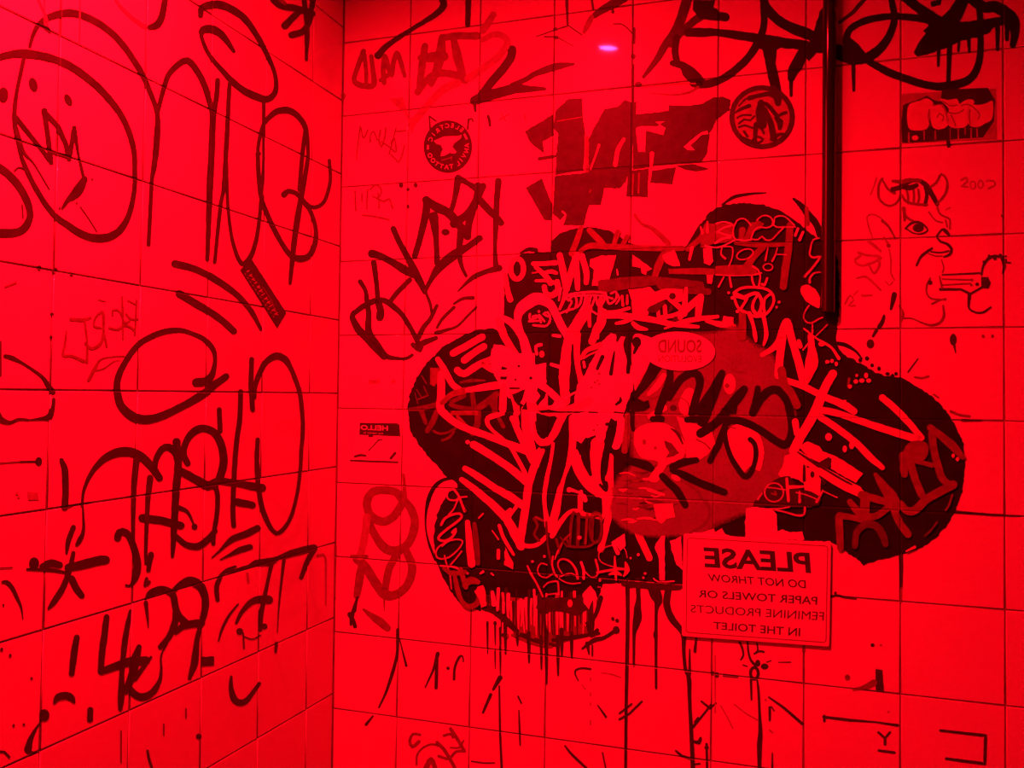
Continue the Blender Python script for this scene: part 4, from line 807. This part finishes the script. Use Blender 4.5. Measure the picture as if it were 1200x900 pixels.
tag('graffiti_scribble', 'thin looping scratched script running down the lower left lobe of the piece', 'B', '''
p s2 534,575 530,573 525,576 524,583 528,586 534,586 538,583 | s2.6 531,573 537,580 541,590 544.5,599,3 | s2 547,582 538,584 532,596 526,603 | s2.4 517,615,3 521,608 530,603 539,602 541,606 535,612 524,620 515,628 514,632 520,634 528,631 533,625 534,620 530,624 | s2 518,640 526,634 536,632 542,634 540,640 534,647 526,653 518,655 512,653 511,646 515,640 522,636 |
s1.8 541,646 534,655 527,663 | s1.8 521,651 523,660 527,672 529,690 | s2 516,663 530,664 540,668 548,672,3 | m e 545.5,598,1.4 | p s2 561,607 566,602 | s1.6 577,622 584,632,2
''', stack=True, merge=MERGE)
tag('graffiti_strokes', 'dull vertical bar and smeared curls at the foot of the lower left lobe', 'B', '''
r s9 548,612,6 550,636,8 553,661,9 | d s8 556,614,5 558,638,8 560,660,6 | m s7 532,670,4 536,690,6 541,704,5 550,711,6 560,706,7 562,694,5 | s6 540,668,6 546,688,6 | s9 544,686,5 552,680,9 560,682,6 | s5 520,666,4 530,672,6 545,670,5 | r p0.5 560,688 566,686 569,694 570,710 564,712 562,704 556,693 | p0.5 592,641 595,647 602,660 601,667 591,662 | s4 584,645,4 584,654,4 | w s3 584,690,4 583,715,3 | s5 577,694,4 579,708,6 | l4 590,706,3 590,718,3 | s2 563,672 566,670,3 | r s2 576,672 578,674
''', stack=True)
tag('graffiti_scribble', 'dim red crowded box letters scribbled low in the centre of the piece', 'B', '''
d s4 671,602 669,618 668,638,3 | s4 678,602 678,618 677,638 | m s3 688,602 687,620 686,637 | d s3 695,604 694,630 | o3 698,618,7,18 | s3 666,640 676,641 690,640 700,634 | s3 664,632 668,640 | m s4 694,604,3 702,602,4 705,610,3 | w d2.4 679,630 | d s3 672,600 682,606 690,606 | m s3 654,648 660,634 668,626,2 | d s2 657,630 664,640
''', stack=True, merge=MERGE)
tag('graffiti_scribble', 'thin scratched handwriting across the lower middle of the black piece', 'B', '''
p s1.6 641,662 634,660 630,667 632,674 640,677 648,672 | s2.2 648,652 647,662 650,672 653,676 | s1.6 660,674 654,664 655,657 661,655 669,659 675,668 677,678,3 | s1.6 656,676 663,673 670,672 677,676 | s1.6 655,678 662,682 670,684 680,683 | s1.6 637,688 642,683 652,681 654,684 655,697,2.4 | l1.6 640,697 655,695 | s2 618,663 622,672,2.6 628,682 632,690 636,699,2.4 | w s2.4 681,659,3 684,668 684,678,3 | p s1.5 685,669 692,676 699,675 701,668 698,656,2.6 | s1.6 700,671,3 710,669 724,667 736,667 |
s1.4 736,667 718,664 704,658 702,648 710,641 722,639 732,643 735,654 | r s3 720.4,652,1.6 721,666,3.4 722,679,2.4 | s3 714,673,2 722,671,5 728,674,2 | s3 733,659,2 735,668,6 731,675,2 | w d1.6 748,650 756,672 754,677 739,654 703,680 624,658 638,652 614,640 | p s2 654,645 650,656,1.5 | s1.2 700,688 704,688 | w s3 718,636,3 724,648,5 | p0.4 718,634 732,625 733,640 727,646 723,640 | s1.6 766,678 772,682 790,681
''', stack=True, merge=MERGE)

# ================================================================== stickers, sign, pipe, lamp
def lettered(parent, wall, rows, tone, h, name='lettering'):
    D = Draw(wall)
    for body, quad, bold in rows: lettering(D, body, quad, bold)
    c = D.obj(name, tone, None, h); adopt(c, parent); return c
def anvil_sticker():
    cx, cy, rx, ry = 524.8, 171.8, 28.4, 30.8
    r = base_empty('sticker', 'B', [(cx, cy+ry)], 'round black sticker with a pale anvil and curved lettering, upper left back wall', 'sticker')
    D = Draw('B'); D.disc(cx, cy, rx, ry, n=48); adopt(D.obj('backing', 'k', None, .0008), r)
    D = Draw('B')
    D.fill([(508.5, 165), (520, 160), (536, 159.5), (541, 158.2), (540, 162), (532, 168), (530, 172), (535, 178), (533, 180), (527, 179), (520, 182.5), (516.5, 183), (517, 179), (519, 175), (517, 170), (511, 168)])
    adopt(D.obj('anvil', 's', None, .00086), r)
    D = Draw('B')
    def glyph(ch, x, y, ang, size):
        vs, fs = glyph_mesh(ch, 0.012)
        x0 = min(v[0] for v in vs); x1 = max(v[0] for v in vs); b = len(D.v); ca, sa = math.cos(ang), math.sin(ang)
        for a, c in vs:
            a = -(a-(x0+x1)/2)*size; c = -(c-0.35)*size          # printed side seen reversed
            D.v.append((x+a*ca-c*sa, y+a*sa+c*ca)); D.c.append(1)
        for f in fs: D.f.append(tuple(b+k for k in f))
    up = [('E', 541, 152), ('L', 536, 149), ('E', 530, 147), ('C', 524, 147.2), ('T', 518, 149), ('R', 512.5, 153), ('I', 508, 157.5), ('C', 504.6, 163)]
    lo = [('A', 547, 170.5), ('N', 546.5, 176.5), ('V', 543.8, 182.8), ('I', 540.4, 187.6), ('L', 536.8, 191.6), ('T', 529, 195), ('A', 523.3, 195.6), ('T', 517.5, 194.6), ('T', 512, 192), ('O', 507.5, 188), ('O', 504, 182.2)]
    for ch, x, y in up: glyph(ch, x, y, math.atan2(x-cx, -(y-cy)*0.92), 7.2)
    for ch, x, y in lo: glyph(ch, x, y, math.atan2(-(x-cx), (y-cy)*0.92), 7.2)
    D.ribbon([(501.6, 170, 2), (501.4, 175, 2)], 2, caps=False); D.ribbon([(544, 157, 2.2), (547, 163, 2.6)], 2.2, caps=False)
    adopt(D.obj('curved_lettering', 's', None, .00086), r)
    D = Draw('B'); D.ribbon([(517, 188, 1), (524, 186, 1), (530, 184, 1)], 1, caps=False); D.ribbon([(529, 183, 1), (529, 188, 1)], 1, caps=False); adopt(D.obj('fine_print', 'm', None, .00086), r)
anvil_sticker()
tag('graffiti_horns', 'two thin pen drawn horns sticking up from the round anvil sticker', 'B', 'b l2 503,136 504,151 | l2 503,136 511,142 | l2.4 549,140 548,151 | s2 549,140 553,139 554,142', merge=MERGE)
def ring_sticker():
    cx, cy = 893, 137.3
    r = base_empty('sticker', 'B', [(cx, 175)], 'round pale sticker with a black ring and a scribbled figure below the big looping letter', 'sticker')
    D = Draw('B'); D.disc(cx, cy, 38.3, 37.4, n=48); adopt(D.obj('backing', 'f', None, .00085), r)
    D = Draw('B'); draw_item(D, 'o', 6, [(cx, cy, 35.5, 34.6)], 3); adopt(D.obj('ring', 'b', None, .0009), r)
    D = Draw('B')
    for k, w_, t in (('s', 9, '892,120,7 891,132,11 893,146,12'), ('s', 5, '890,121,5 898,122,5 904,128,5 910,135,5'), ('s', 5, '896,128,6 903,144,7 907,162,8'), ('s', 5, '886,146,6 885,158,5 885,166,5'), ('s', 3.4, '881,166,3 886,160 894,163 890,167 882,167'),
                     ('s', 4, '910,138,3 915,134,4 921,132,4'), ('s', 7, '909,138,4 914,143,8 914,150,5'), ('s', 2.4, '864,138 870,135 880,135'), ('s', 2.4, '866,145 872,140 879,141 884,136'), ('s', 2.6, '866,149 873,147 882,150'), ('s', 2.4, '862,132 868,128 878,124,5'), ('s', 6, '878,115,6 890,112,5 902,110,6 910,114,7'),
                     ('s', 10, '906,104,9 911,114,10 912,121,7'), ('s', 4, '905,163,6 912,158,4 918,157,3'), ('s', 3, '872,154 876,160'), ('s', 3, '892,150 895,156'), ('s', 3, '868,160 880,166,4'), ('s', 2, '866,124 874,116 884,112')):
        draw_item(D, k, w_, [tuple(float(c) for c in q.split(',')) for q in t.split()], 4)
    adopt(D.obj('scribble', 'k', None, .00095), r)
ring_sticker()
def slap_sticker():
    r = base_empty('sticker', 'B', [(1056, 167), (1168, 163)], 'rectangular sticker hand drawn with pale bubble letters on black at the upper right', 'sticker')
    D = Draw('B'); D.fill(dens([(1056, 110), (1167, 104), (1168, 163), (1056, 168)], 5, True)); adopt(D.obj('backing', 'f', None, .00080), r)
    D = Draw('B'); D.fill([p[:2] for p in dens([(1058, 124), (1064, 119), (1076, 117), (1086, 112), (1094, 117), (1102, 119), (1104, 105), (1158, 103), (1164, 114), (1166, 117), (1165, 142), (1158, 152), (1152, 161), (1120, 163), (1090, 166), (1057, 167.4), (1056, 146)], 3, True)], .3, 2)
    adopt(D.obj('black_fill', 'k', None, .00086), r)
    def bub(name, pts):
        D = Draw('B'); D.fill([p[:2] for p in catmull(pts, True)], .2, 3); adopt(D.obj(name, 'r', None, .00092), r)
    bub('bubble_letter', [(1063, 134), (1066, 122), (1078, 118), (1086, 115), (1094, 121), (1090, 128), (1089, 144), (1086, 151), (1074, 153), (1065, 150)])
    bub('bubble_letter', [(1090, 128), (1094, 123), (1104, 122), (1108, 128), (1112, 140), (1110, 148), (1100, 152), (1092, 147)])
    bub('bubble_letter', [(1101, 116), (1110, 117), (1122, 116), (1124, 122), (1130, 118), (1138, 116), (1142, 120), (1136, 128), (1134, 146), (1126, 150), (1114, 149), (1108, 138), (1112, 128)])
    bub('bubble_letter', [(1136, 123), (1146, 123), (1156, 121), (1163, 118), (1164, 128), (1162, 140), (1154, 145), (1146, 149), (1136, 147), (1134, 136)])
    D = Draw('B')
    for t in ('1089,128 1088,138 1090,148', '1094,124 1102,122 1107,128 1110,138', '1098,138 1101,133 1106,137 1104,142', '1112,132 1118,133 1124,132 1130,128', '1114,134 1118,142 1120,148', '1126,124 1134,122 1142,127 1148,134 1146,140', '1137,128 1136,138 1137,146', '1104,118 1114,124 1122,123'):
        draw_item(D, 's', 1.3, [tuple(float(c) for c in q.split(',')) for q in t.split()], 4)
    adopt(D.obj('outline', 'm', None, .00098), r)
    D = Draw('B')
    for x, a, b in ((1065, 155, 167), (1083, 153, 164), (1096, 153, 164), (1113, 150, 165), (1123, 151, 164), (1131, 150, 158), (1138, 150, 163), (1145, 150, 161)):
        D = Draw('B'); D.ribbon([(x, a, 2), (x, b, 1.6)], 2, caps=False); adopt(D.obj('drip', 'f', None, .00098), r)
    D = Draw('B'); D.disc(1072.5, 161.5, 4, 3); adopt(D.obj('dot', 'r', None, .00098), r)
    D = Draw('B'); D.fill([(1057.5, 111.5), (1102, 108), (1103, 112), (1096, 115), (1086, 112), (1078, 116), (1060, 122)])
    adopt(D.obj('bare_corner', 'f', None, .00098), r)
    D = Draw('B'); D.ribbon([(1111, 150, 4), (1111, 164, 4), (1111.5, 171, 4)], 4); D.disc(1111.5, 169, 2.6, 3); adopt(D.obj('ink_blot', 'k', None, .0010), r)
slap_sticker()
def hello_sticker():
    r = base_empty('sticker', 'B', [(414, 541), (466, 541)], 'white name tag sticker with a black header at the left of the black piece', 'sticker')
    D = Draw('B'); D.fill([(421, 494), (468, 495.5), (469, 512), (466, 541), (411, 540), (417, 512)]); adopt(D.obj('backing', 's', None, .00074), r)
    D = Draw('B'); D.fill([(421.5, 495.3), (466, 496), (468.2, 498), (469, 511.6), (421, 509.6)]); adopt(D.obj('header', 'k', None, .00080), r)
    lettered(r, 'B', [('HELLO', [(454.5, 498.8), (422.5, 498), (422.5, 503.6), (454.5, 504.8)], .02), ('my name is', [(449, 507), (426, 506), (426, 508.4), (449, 509.4)], 0)], 's', .00084)
    D = Draw('B')
    for w_, t in ((2, '411,539.5 430,540.3 466,541.5'), (3, '416,535 422,533.5 428,534'), (3.4, '458,537 463,531'), (1.6, '432,528 438,522 444,515'), (3, '433,511 436,511'), (1.6, '444,516 448,515')):
        draw_item(D, 's', w_, [tuple(float(c) for c in q.split(',')) for q in t.split()], 4)
    adopt(D.obj('pen_marks', 'b', None, .00086), r)
hello_sticker()
def oval_sticker():
    h = STACK['B']
    r = base_empty('sticker', 'B', [(795, 434)], 'pale oval sticker with two rows of lettering in the centre of the black piece', 'sticker')
    D = Draw('B'); D.disc(796, 411.5, 42, 22.8, 0.04, n=48); adopt(D.obj('backing', 's', None, h), r)
    lettered(r, 'B', [('SOUND', [(822.5, 397.8), (771, 397.5), (771, 414), (822.5, 413.6)], .03)], 'm', h+.00004)
    lettered(r, 'B', [('EVOLUTION', [(822, 416.4), (771.5, 416), (771.5, 424.5), (822, 424.8)], .02)], 'm', h+.00004)
    STACK['B'] = h+.0001
oval_sticker()
tag('sticker', 'faded name sticker remnant with two faint smudges above the name tag sticker', 'B', 'f p0.3 432,445 445,445 445,449 432,450 | d2.4 461,447', cat='sticker', merge=MERGE)

def sign():
    q = [(801, 625.5), (974, 636), (972, 758), (799, 745.5)]
    r = base_empty('sign', 'B', [(799, 746), (972, 758)], 'white printed notice plate with a bold PLEASE at the black piece\'s lower right', 'sign')
    # thin plate with rounded corners
    def rounded(q, rad, n=5):
        out = []
        for i in range(4):
            p = Vector(q[i]); a = (Vector(q[i-1])-p).normalized()*rad; b = (Vector(q[(i+1) % 4])-p).normalized()*rad
            for k in range(n+1):
                t = k/n; out.append(tuple((p+a)*(1-t)**2 + p*2*t*(1-t) + (p+b)*t*t))
        return out
    P = rounded(q, 3); n = len(P); th = STACK['B'] + .0005
    vs = [on_wall('B', x, y, th) for x, y in P]
    ins = [(x+(887-x)*.006, y+(691-y)*.006) for x, y in P]
    vs = [on_wall('B', x, y, th) for x, y in ins] + [on_wall('B', x, y, th-.0003) for x, y in P] + [on_wall('B', x, y, th-.0003) - Vector((0, -(th-.0004), 0)) for x, y in P]
    fs = [tuple(range(n))]
    for k in range(n):
        m = (k+1) % n; fs += [(k, n+k, n+m, m), (n+k, 2*n+k, 2*n+m, n+m)]
    o = bpy.data.objects.new('plate', mesh('plate', vs, fs)); o.data.materials.append(INK['g']); COL.objects.link(o); adopt(o, r)
    D = Draw('B'); B = rounded([(805.5, 630.5), (970, 640), (968, 753), (804, 741)], 4)
    D.ribbon([(x, y, 1.1) for x, y in B], 1.1, closed=True, jit=0); adopt(D.obj('border', 'm', None, th+.00005), r)
    lettered(r, 'B', [('PLEASE', [(948.5, 647.5), (824, 641), (826, 665), (950.5, 672)], .028)], 'k', th+.00005, 'heading')
    lettered(r, 'B', [('DO NOT THROW', [(944, 680), (829, 672.3), (830.5, 681.3), (944.5, 689.6)], .012), ('PAPER TOWELS OR', [(958, 699.3), (818, 691), (818.5, 700), (957.5, 709)], .012),
        ('FEMININE PRODUCTS', [(966, 717.3), (809, 708.6), (809.5, 717.6), (965, 727.5)], .0), ('IN THE TOILET', [(938, 736), (836, 728.4), (836, 737.2), (937.5, 746)], .012)], 'b', th+.00005, 'lettering')
sign()

def pipe():
    # stands just off the wall, from the ceiling down into the black paint
    R = .0112; gap = .002
    top = CEIL; y = -(R+gap)
    pa = on_wall('B', 971.3, 180, R+gap); px = pa.x
    zb = on_wall('B', 971.3, 366, R+gap).z
    r = bpy.data.objects.new('pipe', None); COL.objects.link(r); r.location = (px, y, zb); r.empty_display_size = .02
    r['label'] = 'glossy black vertical pipe coming down the right side of the back wall from the ceiling'; r['category'] = 'pipe'
    def tube(name, ra, z0, z1, inner=None, m=M_PIPE, n=40):
        vs, fs = [], []
        prof = [(ra, z1), (ra, z1-.01), (ra, z0+.006), (ra, z0+.004), (ra, z0+.0015), (ra-.0008, z0)] + ([(inner, z0), (inner, z0+.05)] if inner else [])
        for rr, z in prof:
            for k in range(n):
                a = 2*math.pi*k/n; vs.append((px+rr*math.cos(a), y+rr*math.sin(a), z))
        for j in range(len(prof)-1):
            for k in range(n):
                b = j*n+k; c = j*n+(k+1) % n; fs.append((b, c, c+n, b+n))
        fs.append(tuple(range((len(prof)-1)*n, len(prof)*n)))
        o = bpy.data.objects.new(name, mesh(name, vs, fs, True)); o.data.materials.append(m); COL.objects.link(o); adopt(o, r)
    tube('tube', R, zb, top, R-.002)
    # a saddle clip high above the frame holds it off the wall
    vs, fs = [], []; z = top-.12
    n = 18
    for zz in (z-.008, z+.008):
        for k in range(n+1):
            a = math.pi + math.pi*k/n
            vs.append((px+(R+.0015)*math.cos(a), y+(R+.0015)*math.sin(a), zz))
        for dx in (R+.0015, R+.018): pass
    for k in range(n): fs.append((k, k+1, n+2+k, n+1+k))
    o = bpy.data.objects.new('saddle_clip', mesh('saddle_clip', vs, fs, True)); o.data.materials.append(M_PIPE); COL.objects.link(o); adopt(o, r)
    vs, fs = [], []
    for sx in (-1, 1):
        x0, x1 = sorted((px+sx*R, px+sx*(R+.02))); box(vs, fs, (x0, y, z-.008), (x1, y+.0015, z+.008)); box(vs, fs, (x0, y, z-.008), (x1, 0, z+.008))
    o = bpy.data.objects.new('clip_foot', mesh('clip_foot', vs, fs)); o.data.materials.append(M_PIPE); COL.objects.link(o); adopt(o, r)
pipe()

def lamp():
    r = bpy.data.objects.new('ceiling_lamp', None); COL.objects.link(r); r.location = LAMP; r.empty_display_size = .05
    r['label'] = 'round black can lamp with a red light under the ceiling near the left wall'; r['category'] = 'lamp'
    n = 48; x, y = LAMP.x, LAMP.y
    def ring(name, prof, m):
        vs, fs = [], []
        for rr, z in prof:
            for k in range(n):
                a = 2*math.pi*k/n; vs.append((x+rr*math.cos(a), y+rr*math.sin(a), z))
        for j in range(len(prof)-1):
            for k in range(n): fs.append((j*n+k, j*n+(k+1) % n, (j+1)*n+(k+1) % n, (j+1)*n+k))
        o = bpy.data.objects.new(name, mesh(name, vs, fs, True)); o.data.materials.append(m); COL.objects.link(o); adopt(o, r); return o
    z0 = LAMP.z
    ring('can', [(LAMP_R+.004, CEIL-.01), (LAMP_R+.004, z0-CAN), (LAMP_R+.001, z0-CAN), (LAMP_R+.001, z0+.006), (.001, z0+.006)], M_CAN)
    ring('canopy', [(LAMP_R+.02, CEIL), (LAMP_R+.018, CEIL-.012), (.002, CEIL-.016)], M_CAN)
    adopt(LIGHT, r)
    r.rotation_euler = (0, math.radians(5), 0)      # the can leans a little towards the left wall
CAN = 0.0158
lamp()
